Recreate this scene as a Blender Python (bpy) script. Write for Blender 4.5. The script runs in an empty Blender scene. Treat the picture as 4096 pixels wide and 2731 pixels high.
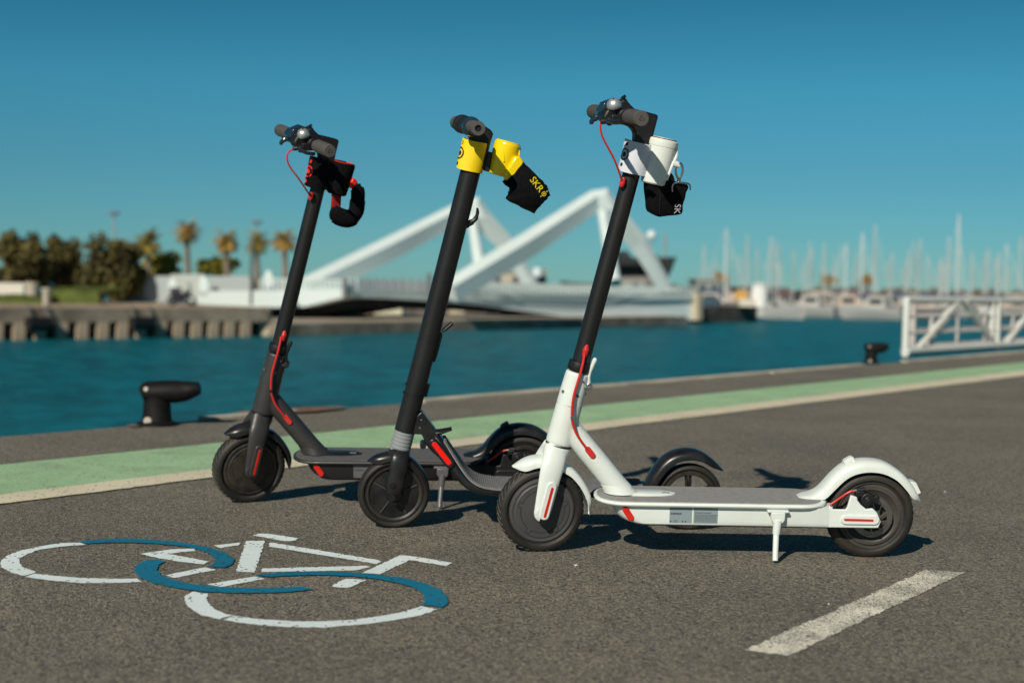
import bpy, bmesh, math, random
from mathutils import Matrix, Vector
random.seed(7)
R = math.radians
sc = bpy.context.scene
col = sc.collection

# ------------------------------------------------------------------ camera, sky, sun, exposure
CAM_H, FPX, ROLL, HOR = 0.65, 1422.2, 0.0175, 284.5
PITCH = math.atan((341.4 - HOR) / FPX)
cam = bpy.data.cameras.new('camera'); camo = bpy.data.objects.new('camera', cam); col.objects.link(camo)
cam.sensor_width = 36; cam.lens = 50; cam.clip_start = 0.05; cam.clip_end = 6000
camo.matrix_world = Matrix.Translation((0, 0, CAM_H)) @ (Matrix.Rotation(math.pi/2 - PITCH, 4, 'X') @ Matrix.Rotation(ROLL, 4, 'Z'))
cam.dof.use_dof = True; cam.dof.focus_distance = 3.42; cam.dof.aperture_fstop = 2.8
sc.camera = camo

SUN_AZ, SUN_EL = 66.0, 32.0      # direction the light travels (from +X towards +Y), height of the sun
w = bpy.data.worlds.new('World'); sc.world = w; w.use_nodes = True
nt = w.node_tree; nt.nodes.clear()
out = nt.nodes.new('ShaderNodeOutputWorld'); bg = nt.nodes.new('ShaderNodeBackground')
sky = nt.nodes.new('ShaderNodeTexSky'); sky.sky_type = 'NISHITA'; sky.sun_disc = False
sky.sun_elevation = R(SUN_EL); sky.sun_rotation = R(204); sky.air_density = 1.0; sky.dust_density = 0.0; sky.ozone_density = 1.6
geo = nt.nodes.new('ShaderNodeTexCoord'); sp = nt.nodes.new('ShaderNodeSeparateXYZ'); nt.links.new(geo.outputs['Generated'], sp.inputs[0])
grade = nt.nodes.new('ShaderNodeValToRGB'); e = grade.color_ramp.elements           # cool grading of the daylight sky by height
e[0].position = 0.0; e[0].color = (0.29, 0.70, 1.05, 1); e[1].position = 1.0; e[1].color = (0.22, 0.34, 0.36, 1)
for p_, c_ in ((0.08, (0.25, 0.715, 0.94)), (0.135, (0.22, 0.81, 0.99)), (0.20, (0.14, 0.66, 0.80)), (0.45, (0.17, 0.42, 0.50))):
    x_ = e.new(p_); x_.color = (*c_, 1)
nt.links.new(sp.outputs['Z'], grade.inputs[0])
tint = nt.nodes.new('ShaderNodeMixRGB'); tint.blend_type = 'MULTIPLY'; tint.inputs[0].default_value = 1.0
nt.links.new(grade.outputs[0], tint.inputs[2])
nt.links.new(sky.outputs[0], tint.inputs[1]); nt.links.new(tint.outputs[0], bg.inputs[0]); nt.links.new(bg.outputs[0], out.inputs[0])
bg.inputs[1].default_value = 0.053

sun = bpy.data.lights.new('sun', 'SUN'); suno = bpy.data.objects.new('sun', sun); col.objects.link(suno)
sun.energy = 4.2; sun.angle = R(0.5); sun.color = (1.0, 0.93, 0.80)
tv = Vector((math.cos(R(SUN_AZ))*math.cos(R(SUN_EL)), math.sin(R(SUN_AZ))*math.cos(R(SUN_EL)), -math.sin(R(SUN_EL))))
suno.rotation_euler = tv.to_track_quat('-Z', 'Y').to_euler()
vs = sc.view_settings; vs.view_transform = 'Standard'; vs.look = 'None'; vs.gamma = 1; vs.use_curve_mapping = False; vs.exposure = 0.0

# ------------------------------------------------------------------ helpers
def tag(o, label=None, cat=None, group=None, kind=None):
    if label: o['label'] = label
    if cat: o['category'] = cat
    if group: o['group'] = group
    if kind: o['kind'] = kind
    return o
def empty(name, M, label, cat, group=None):
    o = bpy.data.objects.new(name, None); col.objects.link(o); o.empty_display_size = 0.1
    if isinstance(M, Matrix): o.matrix_world = M
    else: o.location = M
    return tag(o, label, cat, group)
def ray(u, v):
    a, b = u - 512, v - 341.4; c, s = math.cos(ROLL), math.sin(ROLL)
    a, b = a*c + b*s, -a*s + b*c
    t = PITCH
    return Vector((a, FPX*math.cos(t) - b*math.sin(t), -FPX*math.sin(t) - b*math.cos(t)))
def gnd(u, v, z=0.0):
    d = ray(u, v); return Vector((0, 0, CAM_H)) + d*((z - CAM_H)/d.z)
def at(u, v, Y):
    d = ray(u, v); return Vector((0, 0, CAM_H)) + d*(Y/d.y)
def atv(u, v, Y): return at(u/2.2969, v/2.2969, Y)

_mats = {}
def mat(name, color, rough=0.5, metal=0.0, var=0.0, vscale=30.0, bump=0.0, bscale=200.0, spec=0.5, coat=0.0, sub=None, dust=None):
    if name in _mats: return _mats[name]
    m = bpy.data.materials.new(name); m.use_nodes = True; n = m.node_tree; b = n.nodes['Principled BSDF']
    b.inputs['Base Color'].default_value = (*color, 1); b.inputs['Roughness'].default_value = rough; b.inputs['Metallic'].default_value = metal
    b.inputs['Specular IOR Level'].default_value = spec; b.inputs['Coat Weight'].default_value = coat; b.inputs['Coat Roughness'].default_value = 0.1
    tc = n.nodes.new('ShaderNodeTexCoord')
    if var > 0 or dust:
        no = n.nodes.new('ShaderNodeTexNoise'); no.inputs['Scale'].default_value = vscale; no.inputs['Detail'].default_value = 5
        n.links.new(tc.outputs['Object'], no.inputs['Vector'])
        cr = n.nodes.new('ShaderNodeValToRGB'); cr.color_ramp.elements[0].position = 0.35; cr.color_ramp.elements[1].position = 0.7
        lo = tuple(c*(1 - var) for c in color); hi = dust if dust else tuple(min(1, c*(1 + var)) for c in color)
        cr.color_ramp.elements[0].color = (*lo, 1); cr.color_ramp.elements[1].color = (*hi, 1)
        n.links.new(no.outputs[0], cr.inputs[0]); n.links.new(cr.outputs[0], b.inputs['Base Color'])
    if bump > 0:
        nb = n.nodes.new('ShaderNodeTexNoise'); nb.inputs['Scale'].default_value = bscale; nb.inputs['Detail'].default_value = 3
        n.links.new(tc.outputs['Object'], nb.inputs['Vector'])
        bu = n.nodes.new('ShaderNodeBump'); bu.inputs['Strength'].default_value = bump; bu.inputs['Distance'].default_value = 0.001
        n.links.new(nb.outputs[0], bu.inputs['Height']); n.links.new(bu.outputs[0], b.inputs['Normal'])
    _mats[name] = m
    return m

class MB:
    def __init__(s): s.v = []; s.f = []
    def add(s, vs, fs, M=None):
        o = len(s.v)
        for p in vs:
            p = Vector(p); s.v.append(tuple(M @ p) if M else tuple(p))
        s.f += [tuple(i + o for i in f) for f in fs]; return s
    def box(s, c, d, M=None):
        x, y, z = d[0]/2, d[1]/2, d[2]/2
        vs = [(c[0]+a*x, c[1]+b*y, c[2]+e*z) for a in (-1, 1) for b in (-1, 1) for e in (-1, 1)]
        return s.add(vs, [(0,1,3,2),(4,6,7,5),(0,4,5,1),(2,3,7,6),(0,2,6,4),(1,5,7,3)], M)
    def loft(s, rings, cap=True, closed=False, M=None):
        n = len(rings[0]); vs = [p for r in rings for p in r]; fs = []
        m = len(rings)
        for i in range(m if closed else m-1):
            j = (i+1) % m
            for k in range(n): fs.append((i*n+k, i*n+(k+1) % n, j*n+(k+1) % n, j*n+k))
        if cap and not closed:
            fs.append(tuple(reversed(range(n)))); fs.append(tuple((m-1)*n+k for k in range(n)))
        return s.add(vs, fs, M)
    def tube(s, pts, r, n=14, cap=True, up=(0,1,0), ry=None, M=None):
        pts = [Vector(p) for p in pts]; m = len(pts)
        def fit(q):
            if len(q) == m: return q
            return [q[int(x)] + (q[min(int(x)+1, len(q)-1)] - q[int(x)])*(x - int(x)) for x in [i*(len(q)-1)/(m-1) for i in range(m)]]
        rr = fit(r) if isinstance(r, (list, tuple)) else [r]*m
        r2 = fit(ry) if isinstance(ry, (list, tuple)) else ([ry]*m if ry else rr)
        rings = []; a = None
        for i, p in enumerate(pts):
            t = (pts[min(i+1, m-1)] - pts[max(i-1, 0)]).normalized()
            if a is None:
                a = Vector(up).cross(t)
                if a.length < 1e-3: a = Vector((1, 0, 0)).cross(t)
            a = (a - t*a.dot(t)).normalized(); b = t.cross(a)
            rings.append([p + a*rr[i]*math.cos(2*math.pi*k/n) + b*r2[i]*math.sin(2*math.pi*k/n) for k in range(n)])
        return s.loft(rings, cap, M=M)
    def lathe(s, prof, n=48, c=(0,0,0), axis='Y', M=None, close=False):
        rings = []
        for r, t in prof:
            ring = []
            for k in range(n):
                q = 2*math.pi*k/n; a, b = r*math.cos(q), r*math.sin(q)
                ring.append((c[0]+a, c[1]+t, c[2]+b) if axis == 'Y' else (c[0]+a, c[1]+b, c[2]+t))
            rings.append(ring)
        return s.loft(rings, not close, close, M)
    def prism(s, poly, y0, y1, M=None):
        return s.loft([[(x, y0, z) for x, z in poly], [(x, y1, z) for x, z in poly]], M=M)
    def sheet(s, pts, M=None): return s.add(pts, [tuple(range(len(pts)))], M)
    def build(s, name, m, parent=None, smooth=35, bevel=0, seg=2, basis=None):
        me = bpy.data.meshes.new(name); me.from_pydata(s.v, [], s.f)
        bm = bmesh.new(); bm.from_mesh(me); bmesh.ops.recalc_face_normals(bm, faces=bm.faces); bm.to_mesh(me); bm.free()
        if smooth:
            me.shade_smooth(); me.set_sharp_from_angle(angle=R(smooth))
        me.materials.append(m); o = bpy.data.objects.new(name, me); col.objects.link(o)
        if parent: o.parent = parent
        if basis is not None: o.matrix_basis = basis
        if bevel:
            b = o.modifiers.new('bevel', 'BEVEL'); b.width = bevel; b.segments = seg; b.limit_method = 'ANGLE'; b.angle_limit = R(40)
            b.harden_normals = False
        return o
def remesh(o, vox, it):
    m = o.modifiers.new('union', 'REMESH'); m.mode = 'VOXEL'; m.voxel_size = vox; m.use_smooth_shade = True
    k = o.modifiers.new('soften', 'SMOOTH'); k.factor = 0.5; k.iterations = it
    return o
def struct(mb, name, m, smooth=0):
    o = mb.build(name, m, smooth=smooth); o['kind'] = 'structure'; return o
def capsule(p, q, w, n=8):
    p, q = Vector((p[0], p[1])), Vector((q[0], q[1])); d = (q - p).normalized(); a0 = math.atan2(d.y, d.x); pts = []
    for k in range(n+1): a = a0 + math.pi/2 + math.pi*k/n; pts.append((p.x + w*math.cos(a), p.y + w*math.sin(a)))
    for k in range(n+1): a = a0 - math.pi/2 + math.pi*k/n; pts.append((q.x + w*math.cos(a), q.y + w*math.sin(a)))
    return pts
def smooth_path(pts, n=6):
    pts = [Vector(p) for p in pts]; P = [2*pts[0]-pts[1]] + pts + [2*pts[-1]-pts[-2]]; o = []
    for i in range(1, len(P)-2):
        for k in range(n):
            t = k/n; a, b, c, d = P[i-1], P[i], P[i+1], P[i+2]
            o.append(0.5*((2*b) + (c-a)*t + (2*a-5*b+4*c-d)*t*t + (3*b-a-3*c+d)*t**3))
    o.append(pts[-1]); return o
def spl2(pts, n=5): return [(p.x, p.z) for p in smooth_path([(a, 0, b) for a, b in pts], n)]
def arch(mb, outer, inner, ws, n=4):
    """a mudguard shell: outer and inner edge seen from the side, half-width at each station"""
    O, I = spl2(outer, n), spl2(inner, n); W = [p.x for p in smooth_path([(x, 0, 0) for x in ws], n)]
    rings = []
    for (ox, oz), (ix, iz), w_ in zip(O, I, W):
        dx, dz = ox-ix, oz-iz; w_ = max(w_, 0.002)
        prof = [(-1, 0), (-1, .45), (-.86, .80), (-.5, .96), (0, 1), (.5, .96), (.86, .80), (1, .45), (1, 0), (.9, 0), (.78, .6), (0, .86), (-.78, .6), (-.9, 0)]
        rings.append([(ix+dx*f, y*w_, iz+dz*f) for y, f in prof])
    return mb.loft(rings)
def text(body, size, M, m, parent, name='lettering', ext=0.0003, basis=None):
    cu = bpy.data.curves.new(name, 'FONT'); cu.body = body; cu.size = size; cu.extrude = ext; cu.align_x = 'LEFT'; cu.resolution_u = 3
    tmp = bpy.data.objects.new(name, cu); me = bpy.data.meshes.new_from_object(tmp); bpy.data.objects.remove(tmp); bpy.data.curves.remove(cu)
    me.materials.clear(); me.materials.append(m); o = bpy.data.objects.new(name, me); col.objects.link(o); o.parent = parent
    o.matrix_basis = (basis @ M) if basis is not None else M
    return o

# ------------------------------------------------------------------ materials
WHITE = mat('white_paint', (0.74, 0.80, 0.77), 0.36, var=0.02, vscale=18, bump=0.05, bscale=900, dust=(0.69, 0.73, 0.68))
GREYPAINT = mat('graphite_paint', (0.036, 0.035, 0.035), 0.42, var=0.1, bump=0.05, bscale=900)
BLACKTUBE = mat('black_anodised', (0.013, 0.013, 0.0135), 0.42, spec=0.4, var=0.15, vscale=12, bump=0.12, bscale=1500)
BLACKPL = mat('black_plastic', (0.009, 0.009, 0.010), 0.48, var=0.15)
SATIN = mat('satin_black', (0.009, 0.010, 0.012), 0.32, var=0.2, vscale=25, dust=(0.022, 0.022, 0.021))
RUBBER = mat('tyre_rubber', (0.013, 0.0125, 0.012), 0.62, var=0.25, vscale=16, bump=0.3, bscale=500, dust=(0.032, 0.027, 0.021))
TREAD = mat('dusty_tread', (0.12, 0.11, 0.095), 0.9, var=0.4)
DISC = mat('hub_grey', (0.060, 0.060, 0.064), 0.48, var=0.08, vscale=15, bump=0.06, bscale=1200, dust=(0.066, 0.064, 0.062))
DISCB = mat('hub_black', (0.018, 0.018, 0.018), 0.42, var=0.3, vscale=30, dust=(0.05, 0.042, 0.034))
RIM = mat('rim_grey', (0.055, 0.052, 0.049), 0.5, var=0.2, vscale=20, dust=(0.075, 0.066, 0.055))
GROOVE = mat('groove', (0.018, 0.018, 0.018), 0.7)
ROTOR = mat('rotor_steel', (0.22, 0.21, 0.2), 0.42, metal=0.85, var=0.2)
STEEL = mat('steel', (0.55, 0.55, 0.54), 0.28, metal=1.0)
CHROME = mat('brushed_bell', (0.62, 0.64, 0.64), 0.42, metal=0.75)
RED = mat('red_reflector', (0.62, 0.018, 0.008), 0.35, var=0.1)
REDC = mat('red_cable', (0.58, 0.025, 0.02), 0.4)
GRIP = mat('grip_rubber', (0.085, 0.078, 0.075), 0.75, bump=0.5, bscale=900)
GRIPE = mat('grip_end', (0.095, 0.087, 0.082), 0.7)
TEAL = mat('dark_gloss_blue', (0.012, 0.03, 0.045), 0.18, coat=0.6)
MATG = mat('grey_deck_rubber', (0.27, 0.27, 0.26), 0.8, var=0.1, vscale=60)
MATB = mat('dark_deck_rubber', (0.10, 0.10, 0.105), 0.8, var=0.15, vscale=60)
STICK = mat('grey_sticker', (0.24, 0.30, 0.32), 0.4)
INK = mat('sticker_ink', (0.05, 0.06, 0.065), 0.6)
FABW = mat('white_fabric', (0.66, 0.68, 0.74), 0.85, bump=0.35, bscale=1400)
FABY = mat('yellow_fabric', (0.95, 0.66, 0.003), 0.6, bump=0.2, bscale=1400)
FABK = mat('black_fabric', (0.0055, 0.0055, 0.007), 1.0, var=0.3, vscale=120, bump=0.8, bscale=600, spec=0.12)
PLW = mat('white_plastic', (0.76, 0.79, 0.74), 0.35)
PLY = mat('yellow_plastic', (0.97, 0.69, 0.003), 0.22, coat=0.3)
PLK = mat('black_cup_plastic', (0.012, 0.012, 0.012), 0.4)
INKK = mat('black_print', (0.012, 0.012, 0.012), 0.7)
INKR = mat('red_print', (0.75, 0.02, 0.008), 0.5)
INKY = mat('yellow_print', (0.80, 0.62, 0.01), 0.6)
INKG = mat('grey_print', (0.42, 0.42, 0.44), 0.7)
BELLOW = mat('grey_bellows', (0.25, 0.27, 0.28), 0.6)
ALU = mat('dull_aluminium', (0.16, 0.16, 0.165), 0.45, metal=0.4)

# deck rubber with an embossed hexagon-like pattern
for mm in (MATG, MATB):
    n = mm.node_tree; b = n.nodes['Principled BSDF']
    tc = n.nodes.new('ShaderNodeTexCoord'); vo = n.nodes.new('ShaderNodeTexVoronoi'); vo.feature = 'DISTANCE_TO_EDGE'; vo.inputs['Scale'].default_value = 130
    vo.inputs['Randomness'].default_value = 0.25
    n.links.new(tc.outputs['Object'], vo.inputs['Vector'])
    bu = n.nodes.new('ShaderNodeBump'); bu.inputs['Strength'].default_value = 0.9; bu.inputs['Distance'].default_value = 0.0015
    n.links.new(vo.outputs['Distance'], bu.inputs['Height']); n.links.new(bu.outputs[0], b.inputs['Normal'])

# asphalt
def asphalt_mat():
    m = bpy.data.materials.new('asphalt'); m.use_nodes = True; n = m.node_tree; b = n.nodes['Principled BSDF']; L = n.links.new
    tc = n.nodes.new('ShaderNodeTexCoord')
    vo = n.nodes.new('ShaderNodeTexVoronoi'); vo.inputs['Scale'].default_value = 230; L(tc.outputs['Object'], vo.inputs['Vector'])
    sep = n.nodes.new('ShaderNodeSeparateColor'); L(vo.outputs['Color'], sep.inputs[0])
    r1 = n.nodes.new('ShaderNodeValToRGB'); e = r1.color_ramp.elements
    e[0].position = 0.0; e[0].color = (0.085, 0.080, 0.074, 1); e[1].position = 1.0; e[1].color = (0.43, 0.385, 0.295, 1)
    x = e.new(0.42); x.color = (0.190, 0.174, 0.142, 1); x = e.new(0.82); x.color = (0.275, 0.25, 0.195, 1)
    L(sep.outputs[0], r1.inputs[0])
    fn = n.nodes.new('ShaderNodeTexNoise'); fn.inputs['Scale'].default_value = 520; fn.inputs['Detail'].default_value = 4; L(tc.outputs['Object'], fn.inputs['Vector'])
    r2 = n.nodes.new('ShaderNodeValToRGB'); e = r2.color_ramp.elements; e[0].position = 0.33; e[0].color = (0.45, 0.45, 0.47, 1); e[1].position = 0.68; e[1].color = (1.6, 1.55, 1.46, 1)
    L(fn.outputs[0], r2.inputs[0])
    mx = n.nodes.new('ShaderNodeMixRGB'); mx.blend_type = 'MULTIPLY'; mx.inputs[0].default_value = 1; L(r1.outputs[0], mx.inputs[1]); L(r2.outputs[0], mx.inputs[2])
    ln = n.nodes.new('ShaderNodeTexNoise'); ln.inputs['Scale'].default_value = 1.3; ln.inputs['Detail'].default_value = 6; ln.inputs['Roughness'].default_value = 0.65; L(tc.outputs['Object'], ln.inputs['Vector'])
    r3 = n.nodes.new('ShaderNodeValToRGB'); e = r3.color_ramp.elements; e[0].position = 0.3; e[0].color = (0.76, 0.76, 0.79, 1); e[1].position = 0.72; e[1].color = (1.18, 1.17, 1.13, 1)
    L(ln.outputs[0], r3.inputs[0])
    m2 = n.nodes.new('ShaderNodeMixRGB'); m2.blend_type = 'MULTIPLY'; m2.inputs[0].default_value = 1; L(mx.outputs[0], m2.inputs[1]); L(r3.outputs[0], m2.inputs[2])
    v2 = n.nodes.new('ShaderNodeTexVoronoi'); v2.inputs['Scale'].default_value = 105; L(tc.outputs['Object'], v2.inputs['Vector'])
    s2 = n.nodes.new('ShaderNodeSeparateColor'); L(v2.outputs['Color'], s2.inputs[0])
    near = n.nodes.new('ShaderNodeMath'); near.operation = 'LESS_THAN'; near.inputs[1].default_value = 0.42; L(v2.outputs['Distance'], near.inputs[0])
    def pick(ch, op, th, colr, prev):
        t = n.nodes.new('ShaderNodeMath'); t.operation = op; t.inputs[1].default_value = th; L(s2.outputs[ch], t.inputs[0])
        k = n.nodes.new('ShaderNodeMath'); k.operation = 'MULTIPLY'; L(t.outputs[0], k.inputs[0]); L(near.outputs[0], k.inputs[1])
        x = n.nodes.new('ShaderNodeMixRGB'); L(k.outputs[0], x.inputs[0]); L(prev.outputs[0], x.inputs[1]); x.inputs[2].default_value = (*colr, 1); return x
    p1 = pick(0, 'GREATER_THAN', 0.90, (0.37, 0.33, 0.235), m2); p2 = pick(1, 'LESS_THAN', 0.13, (0.035, 0.032, 0.034), p1); p3 = pick(2, 'GREATER_THAN', 0.95, (0.30, 0.27, 0.25), p2)
    L(p3.outputs[0], b.inputs['Base Color']); b.inputs['Roughness'].default_value = 0.85
    bu = n.nodes.new('ShaderNodeBump'); bu.inputs['Strength'].default_value = 0.9; bu.inputs['Distance'].default_value = 0.0035
    ad = n.nodes.new('ShaderNodeMath'); ad.operation = 'SUBTRACT'; L(fn.outputs[0], ad.inputs[0]); L(vo.outputs['Distance'], ad.inputs[1])
    L(ad.outputs[0], bu.inputs['Height']); L(bu.outputs[0], b.inputs['Normal'])
    return m
ASPH = asphalt_mat()
def roadpaint(name, colr, lo, hi, under=(0.19, 0.175, 0.14), scale=330, wear=0.35):
    """paint worn off the high and low spots of the asphalt under it: holes show the asphalt"""
    m = bpy.data.materials.new(name); m.use_nodes = True; n = m.node_tree; b = n.nodes['Principled BSDF']; L = n.links.new
    tc = n.nodes.new('ShaderNodeTexCoord')
    a = n.nodes.new('ShaderNodeTexNoise'); a.inputs['Scale'].default_value = scale; a.inputs['Detail'].default_value = 4; a.inputs['Roughness'].default_value = 0.7; L(tc.outputs['Object'], a.inputs['Vector'])
    c = n.nodes.new('ShaderNodeTexNoise'); c.inputs['Scale'].default_value = 9; c.inputs['Detail'].default_value = 5; L(tc.outputs['Object'], c.inputs['Vector'])
    s1 = n.nodes.new('ShaderNodeMath'); s1.operation = 'MULTIPLY_ADD'; s1.inputs[1].default_value = wear; L(c.outputs[0], s1.inputs[0]); L(a.outputs[0], s1.inputs[2])
    r = n.nodes.new('ShaderNodeValToRGB'); e = r.color_ramp.elements; e[0].position = lo; e[0].color = (0, 0, 0, 1); e[1].position = hi; e[1].color = (1, 1, 1, 1); L(s1.outputs[0], r.inputs[0])
    v = n.nodes.new('ShaderNodeMixRGB'); v.inputs[1].default_value = (*under, 1); v.inputs[2].default_value = (*colr, 1); L(r.outputs[0], v.inputs[0])
    c2 = n.nodes.new('ShaderNodeTexNoise'); c2.inputs['Scale'].default_value = 3.0; c2.inputs['Detail'].default_value = 8; L(tc.outputs['Object'], c2.inputs['Vector'])
    r2 = n.nodes.new('ShaderNodeValToRGB'); e = r2.color_ramp.elements; e[0].position = 0.3; e[0].color = (0.9, 0.9, 0.9, 1); e[1].position = 0.7; e[1].color = (1.1, 1.1, 1.1, 1); L(c2.outputs[0], r2.inputs[0])
    mu = n.nodes.new('ShaderNodeMixRGB'); mu.blend_type = 'MULTIPLY'; mu.inputs[0].default_value = 1; L(v.outputs[0], mu.inputs[1]); L(r2.outputs[0], mu.inputs[2])
    v2 = n.nodes.new('ShaderNodeTexVoronoi'); v2.inputs['Scale'].default_value = 105; L(tc.outputs['Object'], v2.inputs['Vector'])
    s2 = n.nodes.new('ShaderNodeSeparateColor'); L(v2.outputs['Color'], s2.inputs[0])
    t1 = n.nodes.new('ShaderNodeMath'); t1.operation = 'LESS_THAN'; t1.inputs[1].default_value = 0.38; L(v2.outputs['Distance'], t1.inputs[0])
    t2 = n.nodes.new('ShaderNodeMath'); t2.operation = 'LESS_THAN'; t2.inputs[1].default_value = 0.12; L(s2.outputs[1], t2.inputs[0])
    t3 = n.nodes.new('ShaderNodeMath'); t3.operation = 'MULTIPLY'; L(t1.outputs[0], t3.inputs[0]); L(t2.outputs[0], t3.inputs[1])
    px = n.nodes.new('ShaderNodeMixRGB'); L(t3.outputs[0], px.inputs[0]); L(mu.outputs[0], px.inputs[1]); px.inputs[2].default_value = (under[0]*.45, under[1]*.45, under[2]*.45, 1)
    L(px.outputs[0], b.inputs['Base Color']); b.inputs['Roughness'].default_value = 0.7
    bu = n.nodes.new('ShaderNodeBump'); bu.inputs['Strength'].default_value = 0.7; bu.inputs['Distance'].default_value = 0.003; L(a.outputs[0], bu.inputs['Height']); L(bu.outputs[0], b.inputs['Normal'])
    return m
P_GREEN = roadpaint('green_lane_paint', (0.40, 0.62, 0.35), 0.50, 0.62, scale=260)
P_CREAM = roadpaint('cream_line_paint', (0.80, 0.72, 0.52), 0.47, 0.58)
P_DASH = roadpaint('worn_white_paint', (1.0, 0.95, 0.78), 0.635, 0.67, under=(0.20, 0.185, 0.16))
P_WHITE = roadpaint('fresh_white_paint', (0.88, 0.99, 0.98), 0.36, 0.43)
P_BLUE = roadpaint('blue_paint', (0.0, 0.185, 0.31), 0.42, 0.50, under=(0.07, 0.09, 0.09))
CONC = mat('pale_concrete', (0.50, 0.45, 0.35), 0.9, var=0.25, vscale=2)
CONCW = mat('quay_wall_concrete', (0.15, 0.125, 0.095), 0.95, var=0.35, vscale=1.2)

# ------------------------------------------------------------------ setting: quay, lane, water
WZ = -1.8
q0, q1 = gnd(0, 436.7), gnd(990, 354.8)
dq = (q1 - q0).normalized(); nq = Vector((dq.y, -dq.x, 0))      # nq points landwards
A, B_ = q0 - dq*300, q0 + dq*260
mb = MB(); mb.sheet([A, B_, B_ + nq*400, A + nq*400]); struct(mb, 'asphalt_quay', ASPH)
mb = MB(); mb.loft([[tuple(A + Vector((0,0,-0.006))), tuple(B_ + Vector((0,0,-0.006)))], [tuple(A + Vector((0,0,-6))), tuple(B_ + Vector((0,0,-6)))]], cap=False)
mb = MB(); mb.sheet([A + Vector((0,0,-0.002)), B_ + Vector((0,0,-0.002)), B_ + Vector((0,0,-6)), A + Vector((0,0,-6))]); struct(mb, 'quay_wall', CONCW)
def strip(name, pts, z, m, ext=120):
    (a0, a1, b0, b1) = [gnd(*p) for p in pts]
    da, db = (a1-a0).normalized(), (b1-b0).normalized()
    P = [a0 - da*4, a1 + da*ext, b1 + db*ext, b0 - db*4]
    def rag(a, b):
        d = (b - a).normalized(); L_ = (b - a).length; o = []; x = 0
        while x < 22: o.append(a + d*x + Vector((rk.uniform(-1, 1), rk.uniform(-1, 1), 0))*.0045); x += .035
        return o + [b]
    Q = rag(P[0], P[1]) + list(reversed(rag(P[3], P[2])))
    mb = MB(); mb.sheet([(p.x, p.y, z) for p in Q]); return struct(mb, name, m)
rk = random.Random(3)
strip('green_cycle_lane', [(0, 464.9), (1024, 362.2), (0, 495.4), (1024, 370.5)], 0.002, P_GREEN)
strip('cream_lane_line', [(0, 495.4), (1024, 370.5), (0, 504.9), (1024, 376.0)], 0.004, P_CREAM)
# chipped concrete coping along the edge, each length its own block
cop = tag(empty('quay_coping', q0, 'chipped pale concrete coping blocks along the edge of the quay', 'coping'), None)
t = 1.02
CO = 0
rk = random.Random(3)
while t < 34:
    ln = .62 if t < 1.1 else rk.uniform(0.7, 2.2)
    if not (2.6 < t < 3.6 and False):
        a = q0 + dq*t; wd = rk.uniform(0.03, 0.06) + 0.002*t
        vs_ = []
        k = 7
        tp = [math.sin(math.pi*min(1, (i+.15)/(k+.3)))**.4 if t < 1.7 else 1 for i in range(k+1)]
        top = [a + dq*(ln*i/k) + nq*(wd*tp[i]*(1 + rk.uniform(-.25, .25))) for i in range(k+1)]
        edge = [a + dq*(ln*i/k) - nq*rk.uniform(0.01, 0.035)*tp[i] for i in range(k+1)]
        mbc = MB(); ring = [tuple(p + Vector((0,0,0.012))) for p in top] + [tuple(p + Vector((0,0,0.016))) for p in reversed(edge)]
        ring2 = [(x, y, -0.03) for x, y, z in ring]
        mbc.loft([ring2, ring]); o = mbc.build('coping_block', CONC, None, smooth=0); o.parent = cop; o.matrix_basis = Matrix.Translation(-q0)
    t += ln + (0.9 if t < 1.7 else rk.choice((0.02, 0.03, 0.5, 0.9)))
RUST = mat('rust', (0.21, 0.11, 0.07), 0.95, var=0.3, vscale=14)
mbr = MB()
for (u, v, l, wd) in ((133, 427.5, 0.035, 0.03), (255, 413.5, .12, .06), (308, 411.5, 0.28, 0.10)):
    p = gnd(u, v); pts = []
    for k in range(14):
        a = 2*math.pi*k/14; pts.append(p + dq*(l*math.cos(a)*rk.uniform(.8, 1)) + nq*(wd*math.sin(a)*rk.uniform(.7, 1)))
    mbr.sheet([(q.x, q.y, 0.0125) for q in pts])
o = mbr.build('rust_stain', RUST, None, smooth=0); o['kind'] = 'structure'

def water_mat():
    m = bpy.data.materials.new('harbour_water'); m.use_nodes = True; n = m.node_tree; b = n.nodes['Principled BSDF']; L = n.links.new
    b.inputs['Base Color'].default_value = (0.002, 0.052, 0.072, 1); b.inputs['Roughness'].default_value = 0.35; b.inputs['IOR'].default_value = 1.33
    b.inputs['Specular IOR Level'].default_value = 0.2
    tc = n.nodes.new('ShaderNodeTexCoord'); mp = n.nodes.new('ShaderNodeMapping'); mp.inputs['Rotation'].default_value[2] = R(20); mp.inputs['Scale'].default_value = (0.7, 1.6, 1)
    L(tc.outputs['Object'], mp.inputs[0])
    a = n.nodes.new('ShaderNodeTexNoise'); a.inputs['Scale'].default_value = 1.6; a.inputs['Detail'].default_value = 8; a.inputs['Roughness'].default_value = 0.6; L(mp.outputs[0], a.inputs['Vector'])
    bu = n.nodes.new('ShaderNodeBump'); bu.inputs['Strength'].default_value = 1.0; bu.inputs['Distance'].default_value = 0.55; L(a.outputs[0], bu.inputs['Height']); L(bu.outputs[0], b.inputs['Normal'])
    c = n.nodes.new('ShaderNodeTexNoise'); c.inputs['Scale'].default_value = 0.25; c.inputs['Detail'].default_value = 6; L(mp.outputs[0], c.inputs['Vector'])
    c.inputs['Scale'].default_value = 1.3; c.inputs['Roughness'].default_value = 0.8
    r = n.nodes.new('ShaderNodeValToRGB'); e = r.color_ramp.elements; e[0].position = .40; e[0].color = (0.001, 0.058, 0.078, 1); e[1].position = .62; e[1].color = (0.003, 0.245, 0.310, 1)  # ripple mottles and glints put into the base colour as lighter teal
    L(c.outputs[0], r.inputs[0]); L(r.outputs[0], b.inputs['Base Color'])
    return m
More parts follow.
